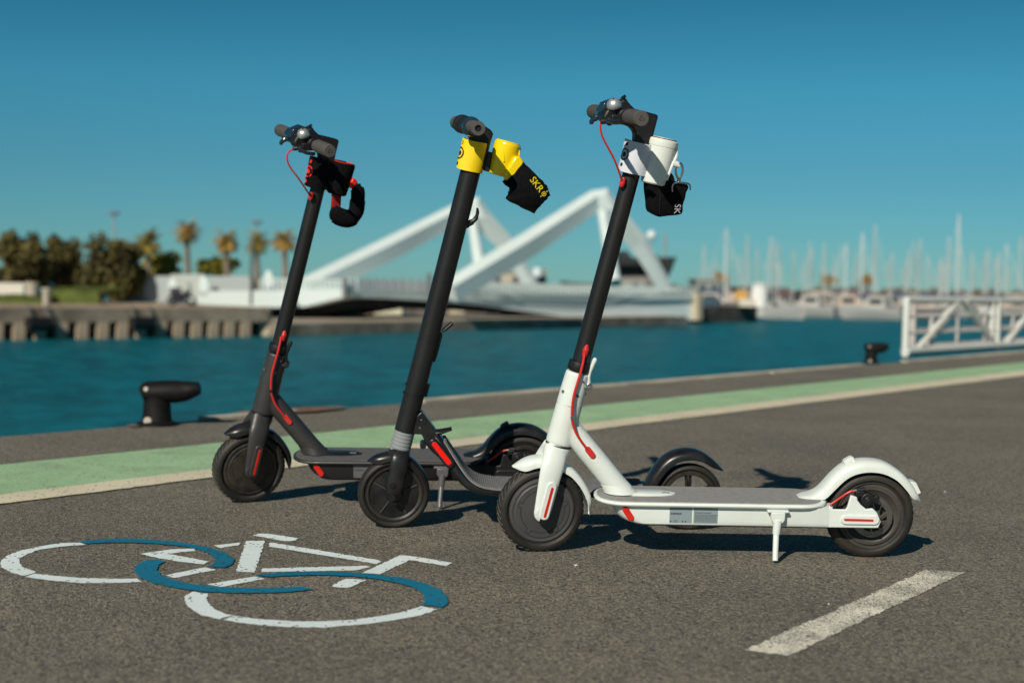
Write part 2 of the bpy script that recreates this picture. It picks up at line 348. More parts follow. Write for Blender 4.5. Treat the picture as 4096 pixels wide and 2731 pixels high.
mb = MB(); nx = -nq
mb.sheet([A + Vector((0,0,WZ)) , A + nx*3500 + Vector((0,0,WZ)), B_ + nx*3500 + dq*3000 + Vector((0,0,WZ)), B_ + dq*3000 + Vector((0,0,WZ))])
struct(mb, 'harbour_water', water_mat())

# ------------------------------------------------------------------ painted bicycle and dash
def mk(u, v): p = gnd(u/4.9516, 512.5 + v/4.9516); return p
bikec = mk(1150, 330)
bike = empty('bicycle_symbol', Vector((bikec.x, bikec.y, 0)), 'large bicycle symbol painted on the asphalt in white and blue, its wheels split into arcs', 'road marking')
STROKES = [
 ('w', [(392,150),(300,152),(200,168),(100,190),(35,215),(2,245),(5,270),(50,297),(120,315),(180,297),(120,275),(95,250),(100,230),(140,205),(200,185),(300,170),(428,161)]),
 ('w', [(125,321),(250,338),(400,350),(560,350),(700,345),(680,328),(560,330),(400,325),(250,312),(165,303)]),
 ('b', [(385,148),(480,138),(600,134),(750,138),(900,152),(1030,175),(1120,205),(1160,235),(1150,260),(1110,278),(1035,271),(1060,255),(1065,235),(1040,210),(980,185),(900,170),(780,158),(650,152),(520,153),(430,158)]),
 ('w', [(693,205),(860,182),(960,180),(965,192),(900,197),(830,206),(960,228),(1032,243),(1012,259),(880,243),(760,222)]),
 ('b', [(730,237),(680,262),(665,290),(690,325),(750,350),(870,378),(1000,395),(1150,403),(1300,403),(1450,397),(1555,383),(1490,371),(1400,376),(1250,378),(1080,372),(950,358),(860,338),(800,315),(778,290),(785,265),(815,248),(780,236)]),
 ('w', [(818,312),(865,325),(1070,285),(1015,272)]), ('w', [(1030,356),(1085,371),(1310,330),(1255,318)]),
 ('w', [(1058,164),(1190,150),(1180,163),(1090,177)]), ('w', [(1218,142),(1312,140),(1260,298),(1168,293)]),
 ('w', [(1250,113),(1280,105),(1340,107),(1475,128),(1460,141),(1410,143)]), ('w', [(1330,152),(1350,150),(1895,240),(1865,256),(1335,170)]),
 ('w', [(1298,278),(1810,265),(1835,270),(1760,288),(1290,296)]), ('w', [(1980,213),(2030,215),(2240,250),(2210,266),(2030,236),(1880,306),(1793,300)]),
 ('w', [(1710,328),(1812,335),(1725,375),(1638,368)]),
 ('b', [(1263,312),(1400,300),(1550,296),(1700,298),(1850,308),(2000,328),(2100,352),(2180,385),(2215,425),(2218,452),(2195,474),(2090,462),(2105,440),(2098,410),(2060,380),(1980,355),(1880,335),(1750,320),(1600,314),(1450,316),(1330,323)]),
 ('w', [(2168,480),(2080,510),(1950,535),(1800,555),(1600,571),(1450,569),(1300,561),(1180,546),(1108,531),(1158,512),(1200,518),(1300,530),(1450,540),(1600,540),(1750,532),(1880,515),(2000,492),(2085,465)]),
 ('w', [(950,393),(915,415),(912,440),(940,475),(1000,510),(1085,529),(1152,511),(1110,500),(1065,480),(1030,450),(1022,425),(1032,403)])]
for kind, pts in STROKES:
    P = [mk(*p) for p in pts]; n = len(P); Q = []
    for i in range(n):                                # ragged edges like sprayed paint on coarse asphalt
        a, b = P[i], P[(i+1) % n]; k = max(1, int((b-a).length/0.007))
        for j in range(k):
            q = a.lerp(b, j/k) + Vector((rk.uniform(-1, 1), rk.uniform(-1, 1), 0))*0.0022; Q.append(q)
    zz = 0.0030 if kind == 'b' else 0.0015
    mb = MB(); mb.sheet([(q.x-bikec.x, q.y-bikec.y, zz) for q in Q]); mb.build('paint_stroke', P_WHITE if kind == 'w' else P_BLUE, bike, smooth=0)
D = [gnd(u, v) for u, v in ((744.25,650.5),(788.1,656.4),(964.7,572.8),(926.1,569.9))]
Q = []
for i in range(4):
    a, b = D[i], D[(i+1) % 4]; k = int((b-a).length/0.006)
    for j in range(k): Q.append(a.lerp(b, j/k) + Vector((rk.uniform(-1, 1), rk.uniform(-1, 1), 0))*0.0042)
dc = sum(D, Vector())/4
mb = MB(); mb.sheet([(q.x-dc.x, q.y-dc.y, 0.0018) for q in Q])
o = mb.build('painted_dash', P_DASH, None, smooth=0); o.location = (dc.x, dc.y, 0)
tag(o, 'short worn white dash painted on the asphalt right of the bicycle symbol', 'road marking')
# scrap of foil and small chips lying on the asphalt
def scrap(u, v, s, label):
    p = gnd(u, v); mb = MB()
    pts = [(s*math.cos(a)*rk.uniform(.5, 1.1), s*.7*math.sin(a)*rk.uniform(.5, 1.1), 0.003 + rk.uniform(0, .004)) for a in [i*math.pi/4 for i in range(8)]]
    mb.add(pts + [(0, 0, .009)], [(i, (i+1) % 8, 8) for i in range(8)]); mb.add([(x, y, 0.0005) for x, y, z in pts], [tuple(range(8))])
    o = mb.build('foil_scrap', mat('dull_foil', (.42, .46, .46), .6), None, smooth=0); o.location = p; tag(o, label, 'litter')
scrap(576.5, 567.5, 0.0065, 'crumpled white scrap lying on the asphalt below the front wheel of the white scooter')
scrap(828.5, 606.5, 0.0032, 'tiny white chip lying beside the upper edge of the painted dash')
scrap(945.0, 493.5, 0.006, 'pale flat crumb on the asphalt right of the white scooter rear mudguard')

# ------------------------------------------------------------------ scooters
def root_matrix(ps): return Matrix.Translation((ps[0], ps[1], 0)) @ Matrix.Rotation(ps[2], 4, 'Z') @ Matrix.Rotation(ps[3], 4, 'X')
def steer_matrix(x0, tilt, s):
    k = Vector((math.sin(tilt), 0, math.cos(tilt))); o = Vector((x0, 0, 0))
    return Matrix.Translation(o) @ Matrix.Rotation(s, 4, k) @ Matrix.Translation(-o)
def axis_frame(x0, tn, z):
    """matrix whose Z runs along the steering axis, origin on the axis at height z"""
    t = math.atan(tn); return Matrix.Translation((x0 + tn*z, 0, z)) @ Matrix.Rotation(t, 4, 'Y')

def tyre(mb, c, ro, ri, w_):
    prof = [(ri, -w_*.72), (ri+.28*(ro-ri), -w_*.98), (ri+.5*(ro-ri), -w_), (ri+.75*(ro-ri), -w_*.88), (ri+.92*(ro-ri), -w_*.6), (ro, -w_*.2)]
    prof = prof + [(r, -y) for r, y in reversed(prof)]
    prof += [(ri-.004, w_*.5), (ri-.004, -w_*.5)]
    return mb.lathe(prof, 72, c, close=True)
def logo_print(mb, M, ang, rx, ry, h0, s, dots=True):
    """ring, dot and two more dots printed round a sleeve; ang from the near side towards the front"""
    def pt(a, h): return M @ Vector((-math.sin(a)*rx, -math.cos(a)*ry, h))
    def disc(cc, hh, r_):
        mb.add([pt(cc + r_*math.cos(t)/rx, hh + r_*math.sin(t)) for t in [i*math.pi/8 for i in range(16)]], [tuple(range(16))])
    def ring(cc, hh, r0, r1):
        n = 28; vs_ = []
        for i in range(n):
            t = 2*math.pi*i/n; vs_ += [pt(cc + r0*math.cos(t)/rx, hh + r0*math.sin(t)), pt(cc + r1*math.cos(t)/rx, hh + r1*math.sin(t))]
        mb.add(vs_, [(2*i, 2*i+1, (2*i+3) % (2*n), (2*i+2) % (2*n)) for i in range(n)])
    ring(ang, h0, .011*s, .0145*s); disc(ang, h0, .0058*s)
    disc(ang, h0 + .0245*s, .0045*s); disc(ang, h0 - .0245*s, .0045*s)

def scooter(name, label, ps, steer, C, cable_pts, foot=None):
    x0, tn = -0.0216, 0.24
    root = empty(name, root_matrix(ps), label, 'electric scooter', 'electric scooters parked on the quay')
    S = steer_matrix(x0, math.atan(tn), steer)
    AF = lambda z: axis_frame(x0, tn, z)
    # --- front wheel
    c = (0.002, 0, 0.107)
    mb = MB(); side = [(0.0, -.0262), (.012, -.026), (.022, -.0235), (.066, -.0232), (.069, -.0215), (.0725, -.0215), (.075, -.0225), (.079, -.021), (.0825, -.015)]
    mb.lathe(side + [(r, -y) for r, y in reversed(side)], 72, c)
    fw = mb.build('front_wheel', C['hub'], root, smooth=25, basis=S)
    mb = MB(); tyre(mb, c, .107, .0815, .0235); mb.build('tyre', RUBBER, fw)
    mb = MB()
    for k in range(40):
        for sy in (-1, 1):
            a = 2*math.pi*(k + (0.5 if sy > 0 else 0))/40; pts = []
            for i in range(5):
                f = i/4; y = sy*(.003 + .0165*f); r_ = .1072 - .0052*f**2.2*1.0; aa = a + f*0.17
                pts.append((c[0]+r_*math.cos(aa), y, c[2]+r_*math.sin(aa)))
            mb.tube(pts, .0009, 5)
    mb.build('tread', TREAD, fw)
    mb = MB(); pts = []; Rg, rb = .054, .0062
    for k in range(5):
        a0 = R(18 + 72*k); d = .0042/Rg
        for i in range(10):
            a = a0 + d + (2*math.pi/5 - 2*d)*i/9; pts.append((c[0]+Rg*math.cos(a), -.0236, c[2]+Rg*math.sin(a)))
        a1 = a0 + 2*math.pi/5; cx, cz = c[0]+(Rg+.004)*math.cos(a1), c[2]+(Rg+.004)*math.sin(a1)
        for i in range(13):
            b = a1 + math.pi + .78 - (2*math.pi - 1.56)*(-i/12) * -1 if False else a1 - (math.pi - .75) + (2*math.pi - 1.5)*i/12
            pts.append((cx + rb*math.cos(b), -.0236, cz + rb*math.sin(b)))
    mb.tube(pts + [pts[0]], .00075, 5, up=(0, 1, 0)); mb.build('hub_groove', GROOVE, fw)
    # --- fork
    mb = MB()
    mb.tube([AF(.2655) @ Vector((0,0,0)), AF(.250) @ Vector((0,0,0)), AF(.236) @ Vector((-.001,0,0))], [.0325, .0325, .0300], 28)
    for sy in (-1, 1):
        pts = [(.034, sy*.006, .262), (.029, sy*.022, .245), (.0195, sy*.038, .220), (.009, sy*.045, .175), (.000, sy*.047, .130), (-.005, sy*.047, .107)]
        mb.tube(smooth_path(pts, 4), [.029, .0295, .029, .0255, .0225, .0205], 22, ry=[.024, .018, .0135, .0115, .010, .0092], up=(0,1,0))
        mb.lathe([(.0188, -.009), (.0188, .009)], 28, (-.005, sy*.047, .1085))
    remesh(mb.build('fork', C['frame'], root, basis=S), .0022, 12)
    mb = MB(); mb.prism(capsule((.0155, .178), (-.001, .108), .0125), -.0595, -.052); pad = mb.build('reflector_pad', C['frame'], root, bevel=.0025, basis=S)
    mb = MB(); mb.prism(capsule((.0165, .1745), (.0, .106), .0031), -.0608, -.0590); mb.build('reflector', RED, root, bevel=.0005, basis=S)
    mb = MB(); mb.lathe([(.008, -.004), (.008, .004)], 16, (-.004, -.055, .094)); mb.build('axle_nut', BLACKPL, root, basis=S)
    # --- front mudguard
    mb = MB()
    arch(mb, [(-.0715,.2165),(-.045,.232),(-.020,.2395),(.010,.241),(.040,.233),(.064,.217),(.082,.2055),(.103,.181),(.120,.151),(.127,.124),(.1265,.086)],
             [(-.069,.2145),(-.044,.2085),(-.018,.2165),(.008,.2185),(.036,.212),(.058,.200),(.074,.1885),(.093,.166),(.108,.139),(.1165,.117),(.1245,.086)],
             [.006,.024,.029,.030,.030,.030,.030,.030,.029,.026,.006])
    mb.build('front_mudguard', C['fender'], root, smooth=50, basis=S)
    # --- neck: head tube and down tube grown into one
    mb = MB()
    mb.tube([AF(z) @ Vector((0,0,0)) for z in (.2685, .30, .345, .40, .446)], [.0330, .0330, .0322, .0312, .0292], 32)
    mb.tube(smooth_path([(.052,0,.345),(.066,0,.312),(.098,0,.272),(.140,0,.2225),(.180,0,.174),(.2065,0,.1455)], 4), [.0275]*21, 30)
    remesh(mb.build('neck', C['frame'], root), .0022, 34)
    mb = MB(); mb.lathe([(.0300, -.0012), (.0325, -.0008), (.0325, .0008), (.0300, .0012)], 40, M=AF(.267), axis='Z', close=True)
    mb.build('seam_ring', BLACKPL, root)
    mb = MB(); mb.lathe([(.029, -.0006), (.03155, -.0005), (.03155, .0005), (.029, .0006)], 40, M=AF(.366), axis='Z', close=True); mb.build('clamp_seam', BLACKPL, root)
    mb = MB(); ring = []
    for z, k in ((.1484, 1.0), (.1512, 1.0), (.1535, .88)):
        ring.append([(.2475 + .083*k*math.copysign(abs(math.cos(a))**.9, math.cos(a)), .027*k*math.sin(a), z) for a in [2*math.pi*i/40 for i in range(40)]])
    mb.loft(ring); mb.build('base_plate', C['plate'], root)
    mb = MB(); ring = []
    for z, k in ((.1515, 1.0), (.158, .93), (.170, .84)):
        ring.append([(.197 + (.1515-z)*.8 + .042*k*math.cos(a), .034*k*math.sin(a), z) for a in [2*math.pi*i/32 for i in range(32)]])
    mb.loft(ring); mb.build('tube_foot', C['frame'], root)
    mb = MB(); mb.box((.305, -.010, .1541), (.018, .008, .0008)); mb.build('power_mark', STICK, root, smooth=0)
    # collar, lever and pivot
    mb = MB(); mb.lathe([(.0215, .014), (.0275, .012), (.0285, .006), (.0285, -.006), (.0265, -.010), (.0215, -.010)], 36, M=AF(.459), axis='Z', close=True); mb.build('stem_collar', BLACKPL, root)
    mb = MB(); mb.tube(smooth_path([(.112,-.006,.412),(.111,-.008,.430),(.1145,-.010,.450),(.1205,-.012,.468),(.1265,-.012,.482)], 4), [.0052]*5+[.0042]*4+[.0052]*4+[.0058]*3+[.0035], 12, ry=.006); mb.build('folding_lever', C['lever'], root)
    mb = MB(); mb.tube([(.098,-.012,.411),(.115,-.012,.411)], .0085, 14); mb.tube([(.112,-.020,.413),(.112,.014,.413)], .0085, 18); mb.build('lever_pivot', C['pivot'], root, bevel=.001)
    mb = MB()
    for (z, a) in ((.43, .55), (.395, .35), (.395, -.9), (.43, 1.45), (.40, 1.5)):
        M = AF(z) @ Matrix.Rotation(a, 4, 'Z'); mb.tube([M @ Vector((0, -.0285, 0)), M @ Vector((0, -.0322, 0))], .0042 if z < .41 else .0025, 10)
    mb.build('clamp_bolts', ALU, root)
    # --- stem and head
    mb = MB(); mb.tube([AF(z) @ Vector((0,0,0)) for z in (.448, .60, .80, .940)], [.0214, .0212, .0208, .0206], 40); mb.build('stem', C['stem'], root, basis=S)
    mb = MB()
    mb.prism([(.2555,.930),(.2555,.930)] and [(.178,.932),(.226,.932),(.2385,.985),(.2555,1.0585),(.220,1.067),(.197,1.072),(.187,1.081),(.172,1.096),(.158,1.088),(.140,1.078),(.128,1.066),(.120,1.052),(.126,1.040),(.140,1.036),(.174,1.035),(.189,1.030),(.201,1.018),(.2015,.998),(.191,.960)], -.0195, .0195)
    mb.build('head', BLACKPL, root, bevel=.006, seg=3, basis=S)
    mb = MB(); mb.tube([(.156, -.205, 1.057), (.156, .205, 1.057)], .0115, 20); mb.build('handlebar', BLACKPL, root, basis=S)
    for sy in (-1, 1):
        mb = MB(); a = [(0.0115, sy*.112), (.0165, sy*.114), (.0172, sy*.150), (.0172, sy*.200), (.0172, sy*.2155)]
        mb.lathe([(0.0115, sy*.112), (.0160, sy*.113), (.0172, sy*.120), (.0172, sy*.2145), (.0160, sy*.2165), (.0, sy*.2167)], 40, (.156, 0, 1.057))
        g = mb.build('grip', GRIP, root, basis=S)
        mb = MB()
        for i in range(9):
            for k in range(26):
                an = 2*math.pi*(k + .5*(i % 2))/26; y = sy*(.124 + .010*i); r_ = .0173
                mb.box((0, 0, 0), (.0022, .0062, .0012), Matrix.Translation((.156 + r_*math.cos(an), y, 1.057 + r_*math.sin(an))) @ Matrix.Rotation(-an + math.pi/2, 4, 'Y'))
        mb.build('grip_ribs', GRIP, g, smooth=0)
        if sy < 0:
            mb = MB(); pts = []
            for i in range(37):
                t = 2*math.pi*i/36; r_ = .0045 + .0016*math.cos(3*t + 1.2); pts.append((.156 + r_*math.cos(t), -.2169, 1.057 + r_*math.sin(t)))
            mb.tube(pts, .0005, 5); mb.build('grip_emblem', GROOVE, g)
    # controls: bell, brake lever on the near side, throttle on the far side, display cover
    mb = MB(); dome = [(.0, .0205), (.005, .0202), (.0105, .018), (.0145, .0138), (.0168, .008), (.0172, .002), (.016, 0), (0, 0)]
    MBell = Matrix.Translation((.137, -.055, 1.0765)) @ Matrix.Rotation(-.25, 4, 'Y') @ Matrix.Rotation(.35, 4, 'X')
    mb.lathe(dome, 32, M=MBell, axis='Z'); bl = mb.build('bell', CHROME, root, basis=S)
    mb = MB(); mb.lathe([(.0018, .0200), (.0018, .0222), (0, .0222)], 12, M=MBell, axis='Z'); mb.lathe([(.014, 0), (.014, -.008), (0, -.008)], 20, M=MBell, axis='Z'); mb.build('bell_base', BLACKPL, bl)
    mb = MB(); mb.tube([(.156, -.058, 1.057), (.156, -.040, 1.057)], .0165, 20); mb.tube([(.156, -.088, 1.057), (.156, -.074, 1.057)], .0165, 20)
    mb.box((.138, -.081, 1.050), (.030, .018, .020)); mb.tube([(.122, -.070, 1.046), (.116, -.096, 1.044)], .009, 12)
    mb.tube([(.105, -.062, 1.043), (.122, -.075, 1.046)], .0065, 12)
    mb.build('brake_mount', BLACKPL, root, bevel=.002, basis=S)
    mb = MB(); mb.tube(smooth_path([(.122,-.084,1.047),(.112,-.105,1.046),(.108,-.135,1.046),(.109,-.170,1.046),(.116,-.200,1.048)], 4), [.0085]*3+[.0065]*6+[.0052]*7+[.0065], 12, ry=[.005]*17, up=(0,0,1)); mb.build('brake_lever', SATIN, root, basis=S)
    mb = MB(); mb.tube([(.156, .085, 1.057), (.156, .110, 1.057)], .022, 24); mb.tube(smooth_path([(.142,.095,1.050),(.130,.098,1.044),(.124,.100,1.037),(.124,.100,1.030)], 3), [.008]*4+[.006]*4+[.005]*2, 10); mb.build('throttle', TEAL, root, bevel=.002, basis=S)
    mb = MB(); mb.prism([(.122,1.060),(.132,1.084),(.158,1.094),(.170,1.090),(.150,1.068)], .022, .060); mb.build('display', TEAL, root, bevel=.003, basis=S)
    mb = MB(); mb.tube([(.178,-.006,1.084),(.168,-.012,1.097),(.172,-.018,1.101)], [.006,.005,.0035], 10); mb.build('hook_latch', BLACKPL, root, basis=S)
    # cables
    mb = MB(); mb.tube(smooth_path(cable_pts, 6), .0024, 10); mb.build('brake_cable', REDC, root, basis=S)
    mb = MB(); mb.tube([(.1745,-.0215,.9130),(.1715,-.0230,.900),(.1695,-.0225,.892)], [.0058,.0075,.005], 12); mb.build('cable_grommet', REDC, root, basis=S)
    mb = MB(); mb.tube([(.101,-.0170,.5150),(.0975,-.0220,.503),(.0940,-.0210,.488)], [.0045,.0078,.0055], 12); mb.build('cable_grommet', REDC, root, basis=S)
    mb = MB(); mb.tube(smooth_path([(.0985,-.024,.497),(.094,-.033,.470),(.0865,-.038,.440),(.0755,-.041,.400),(.0715,-.0415,.370),(.0715,-.041,.340),(.0765,-.039,.318),(.088,-.036,.294),(.1065,-.031,.268),(.1135,-.028,.259)], 5), .0032, 10); lc = mb.build('lower_cable', REDC, root)
    mb = MB(); mb.tube([(.0715,-.037,.3425),(.0715,-.046,.3425)], .0045, 8); mb.build('cable_tie', BLACKPL if C['dark'] else STEEL, lc)
    mb = MB(); mb.prism(capsule((.112, .262), (.1235, .2475), .0072), -.0315, -.0215); mb.build('cable_grommet', REDC, root, bevel=.002)
    # --- deck
    def outline(x0_, x1_, hw, lf, lr, n=14):
        pts = []
        for i in range(n+1):
            a = math.pi/2 + math.pi*i/n; cx, sx = abs(math.cos(a))**.85, math.copysign(abs(math.sin(a))**.8, math.sin(a)); pts.append((x0_ + lf - lf*cx, hw*sx))
        for i in range(n+1):
            a = -math.pi/2 + math.pi*i/n; cx, sx = abs(math.cos(a))**.85, math.copysign(abs(math.sin(a))**.8, math.sin(a)); pts.append((x1_ - lr + lr*cx, hw*sx))
        return pts
    mb = MB()
    rings = []
    for z, d in ((.1365, .006), (.1365, .0035), (.1385, .001), (.1415, 0), (.1448, .001), (.1468, .0035), (.1468, .006)):
        rings.append([(x, y, z) for x, y in outline(.131 + d, .695 - d, .0835 - d, .085, .075)])
    mb.loft(rings); dk = mb.build('deck', C['deck'], root)
    mb = MB(); mb.loft([[(x, y, z) for x, y in outline(.131 + d, .690 - d, .0835 - d, .082, .07)] for z, d in ((.1472, .0075), (.1486, .0085))]); mb.build('deck_mat', C['mat'], root)
    mb = MB(); rings = []
    for z, xf, hw in ((.1362, .166, .0692), (.125, .172, .0692), (.110, .180, .0692), (.099, .190, .0692), (.0925, .203, .0690), (.0900, .212, .0670)):
        rings.append([(x, y, z) for x, y in outline(xf, .705, hw, .05, .01)])
    mb.loft(rings); mb.build('battery_box', C['box'], root)
    mb = MB(); mb.loft([[(x, y, z) for x, y in outline(.207, .70, .0645, .05, .01)] for z in (.0900, .0870)]); mb.build('bottom_plate', BLACKPL, root)
    mb = MB(); mb.prism(capsule((.203, .1265), (.2165, .1065), .0078), -.0715, -.068); mb.build('side_reflector', RED, root, bevel=.0012)
    for sx in ((.309, .3625), (.3665, .4245)):
        mb = MB(); mb.box(((sx[0]+sx[1])/2, -.0694, .1145), (sx[1]-sx[0], .0006, .0385)); st = mb.build('info_sticker', STICK if not C['dark'] else ALU, root, smooth=0)
        mb = MB(); rr = random.Random(5)
        if sx[0] < .32:
            x = sx[0] + .003
            while x < sx[0] + .030:
                wq = rr.uniform(.0004, .0014); mb.box((x, -.0700, .1185), (wq, .0003, .0048)); x += wq + rr.uniform(.0004, .0009)
            for x in (.312, .341, .348): mb.box((x, -.0700, .0995), (.003, .0003, .0034))
            if not C['dark']:
                text('CE', .0075, Matrix.Translation((.3185, -.0701, .0975)) @ Matrix.Rotation(math.pi/2, 4, 'X'), INK, st, ext=.0001)
        else:
            text('Model Number:', .0062, Matrix.Translation((sx[0]+.003, -.0701, .1195)) @ Matrix.Rotation(math.pi/2, 4, 'X'), INK, st, ext=.0001)
            for k in range(7):
                x = sx[0] + .003
                while x < sx[1] - .004:
                    wq = rr.uniform(.002, .006); mb.box((x + wq/2, -.0700, .1165 - k*.0028), (wq, .0003, .0009)); x += wq + .0009
        mb.build('print', INK, st, smooth=0)
    # --- rear end
    sidep = [(.690,.1360),(.690,.1452),(.701,.1345),(.731,.1345),(.7345,.142),(.741,.170),(.756,.1655),(.7575,.158),(.766,.147),(.780,.136),(.795,.1385),(.806,.128),(.8165,.106),(.811,.0905),(.8,.0900),(.690,.0900)]
    for sy in (-1, 1):
        mb = MB(); mb.prism(sidep if sy < 0 else [(.655,.1355),(.69,.140),(.80,.130),(.8165,.106),(.811,.0905),(.8,.0885),(.655,.0885)], sy*.0605, sy*.0694); mb.build('wheel_mount', C['box'], root, bevel=.0022)
        mb = MB(); mb.prism(capsule((.7305, .1105), (.8005, .1105), .0118), sy*.068, sy*.0735); mb.build('reflector_pad', C['box'], root, bevel=.0022)
        mb = MB(); mb.prism(capsule((.729, .1112), (.7945, .1105), .0027), sy*.0732, sy*.0746)
        if not C['dark']: mb.build('reflector', RED, root)
    c = (.8045, 0, .1068)
    mb = MB(); side = [(.0, -.012), (.052, -.012), (.060, -.016), (.066, -.0215), (.0715, -.0215), (.0725, -.017), (.079, -.0165), (.0815, -.021), (.083, -.018)]
    mb.lathe(side + [(r, -y) for r, y in reversed(side)], 72, c); rw = mb.build('rear_wheel', C['rim'], root, smooth=25)
    mb = MB(); tyre(mb, c, .107, .0815, .0235); mb.build('tyre', RUBBER, rw)
    mb = MB()
    for k in range(40):
        for sy in (-1, 1):
            a = 2*math.pi*k/40
            mb.tube([(c[0]+(.1072-.0052*(i/4)**2.2)*math.cos(a+i*.04), sy*(.003+.0041*i), c[2]+(.1072-.0052*(i/4)**2.2)*math.sin(a+i*.04)) for i in range(5)], .0007, 5)
    mb.build('tread', TREAD if False else RUBBER, rw)
    mb = MB()
    for r0, r1, y in ((.036, .0495, -.0305), ):
        prof = [(r0, y), (r1, y), (r1, y-.0016), (r0, y-.0016)]; mb.lathe(prof, 60, c, close=True)
    for k in range(10):
        a = 2*math.pi*k/10; a2 = a + .35
        mb.tube([(c[0]+.018*math.cos(a), -.0313, c[2]+.018*math.sin(a)), (c[0]+.037*math.cos(a2), -.0313, c[2]+.037*math.sin(a2))], .0026, 6)
    mb.lathe([(0, -.033), (.020, -.033), (.020, -.012), (0, -.012)], 24, c)
    mb.build('brake_disc', ROTOR, rw)
    mb = MB()
    for rr_ in (.0405, .0455):
        for k in range(44):
            a = 2*math.pi*(k + (.5 if rr_ > .043 else 0))/44
            mb.tube([(c[0]+rr_*math.cos(a), -.0318, c[2]+rr_*math.sin(a)), (c[0]+rr_*math.cos(a), -.0325, c[2]+rr_*math.sin(a))], .0010, 6)
    mb.build('disc_holes', GROOVE, rw)
    mb = MB(); mb.tube([(.783,-.045,.158),(.783,-.066,.158)], .0165, 20); mb.tube([(.783,-.064,.158),(.783,-.072,.158)], .0095, 16); mb.tube([(.783,-.071,.158),(.783,-.075,.158)], .005, 12)
    mb.box((.765,-.055,.172), (.022,.018,.014)); mb.tube([(.757,-.055,.179),(.778,-.055,.181)], .0068, 12); mb.box((.800,-.055,.158), (.020,.016,.016)); mb.tube([(.806,-.062,.162),(.806,-.046,.162)], .0065, 10)
    mb.tube([(.790,-.055,.168),(.802,-.055,.150)], .007, 10)
    mb.build('brake_caliper', BLACKPL, root, bevel=.002)
    mb = MB(); mb.tube(smooth_path([(.694,-.048,.1385),(.712,-.050,.152),(.732,-.054,.169),(.745,-.055,.1765),(.757,-.055,.179)], 5), .0028, 10); mb.build('rear_brake_cable', REDC, root)
    mb = MB(); mb.tube([(.750,-.055,.1775),(.762,-.055,.1795)], .0033, 8); mb.build('cable_end', STEEL, root)
    mb = MB()
    arch(mb, [(.628,.1490),(.643,.1545),(.660,.1590),(.680,.1740),(.706,.2060),(.731,.2290),(.758,.2400),(.791,.2450),(.832,.2395),(.869,.2190),(.898,.1920),(.917,.1640),(.926,.1470)],
             [(.627,.1465),(.643,.1470),(.662,.1475),(.688,.1500),(.712,.1740),(.737,.1990),(.762,.2125),(.794,.2180),(.828,.2140),(.860,.1985),(.885,.1740),(.903,.1530),(.922,.1455)],
             [.018,.028,.032,.033,.033,.033,.033,.033,.033,.033,.032,.028,.016], 5)
    rf = mb.build('rear_mudguard', C['fender'], root, smooth=50)
    mb = MB(); mb.prism([(.734,.2330),(.736,.2400),(.752,.2500),(.758,.2490),(.762,.2360),(.752,.2390),(.744,.2340)], -.010, .010); mb.build('mudguard_hook', C['fender'], rf, bevel=.001)
    mb = MB(); mb.prism([(.8950,.1930),(.9115,.1905),(.9255,.1650),(.9150,.1600)], -.016, .016); mb.build('tail_light_base', C['fender'], rf, bevel=.0015)
    mb = MB(); mb.prism([(.9110,.1890),(.9140,.1885),(.9278,.1655),(.9255,.1655)], -.014, .014); mb.build('tail_light', mat('tail_lens', (0.22, 0.01, 0.012), 0.2), rf)
    # --- kickstand
    km = C['kick']; fy = -.112; fz = .112*math.tan(ps[3]) + .0065
    mb = MB(); mb.prism(capsule((.543, .1318), (.588, .1318), .0032), -.089, -.068); mb.prism([(.549,.130),(.582,.130),(.582,.112),(.577,.104),(.554,.104),(.549,.112)], -.090, -.074)
    ks = mb.build('kickstand', km, root, bevel=.0018)
    mb = MB(); mb.tube([(.5655,-.084,.110),(.5625,-.088,.077)], [.0105,.0088], 18); mb.tube([(.5625,-.088,.079),(.5590,-.107,fz+.012),(.5585,fy,fz)], [.0072,.0066,.0068], 16)
    mb.build('leg', km, ks, bevel=0)
    return root, S

MW = Matrix
WHITE_C = dict(frame=WHITE, fender=WHITE, deck=WHITE, box=WHITE, plate=WHITE, mat=MATG, hub=DISC, rim=RIM, stem=BLACKTUBE, lever=WHITE, pivot=STEEL, kick=WHITE, dark=False)
BLACK_C = dict(frame=GREYPAINT, fender=SATIN, deck=GREYPAINT, box=BLACKPL, plate=SATIN, mat=MATB, hub=DISCB, rim=DISCB, stem=BLACKTUBE, lever=BLACKPL, pivot=BLACKPL, kick=ALU, dark=True)
psW = (0.0743, 3.4609, 0.0083, 0.1073); psK = (-0.7649, 4.1470, 0.0696, 0.1337); psE = (-0.3111, 3.7623, 0.0697, 0.1188)
rootW, SW = scooter('electric_scooter', 'white electric scooter with grey deck, nearest of the three parked on the asphalt', psW, 0.192, WHITE_C,
    [(.105,-.060,1.043),(.1045,-.060,1.030),(.110,-.058,1.010),(.125,-.055,.985),(.143,-.048,.957),(.160,-.036,.925),(.171,-.025,.902)])
rootK, SK = scooter('electric_scooter', 'dark graphite electric scooter with red cables, leftmost and farthest of the three', psK, 0.4157, BLACK_C,
    [(.105,-.060,1.040),(.092,-.062,1.033),(.088,-.062,1.015),(.098,-.060,.991),(.123,-.056,.960),(.150,-.042,.926),(.170,-.025,.902)])

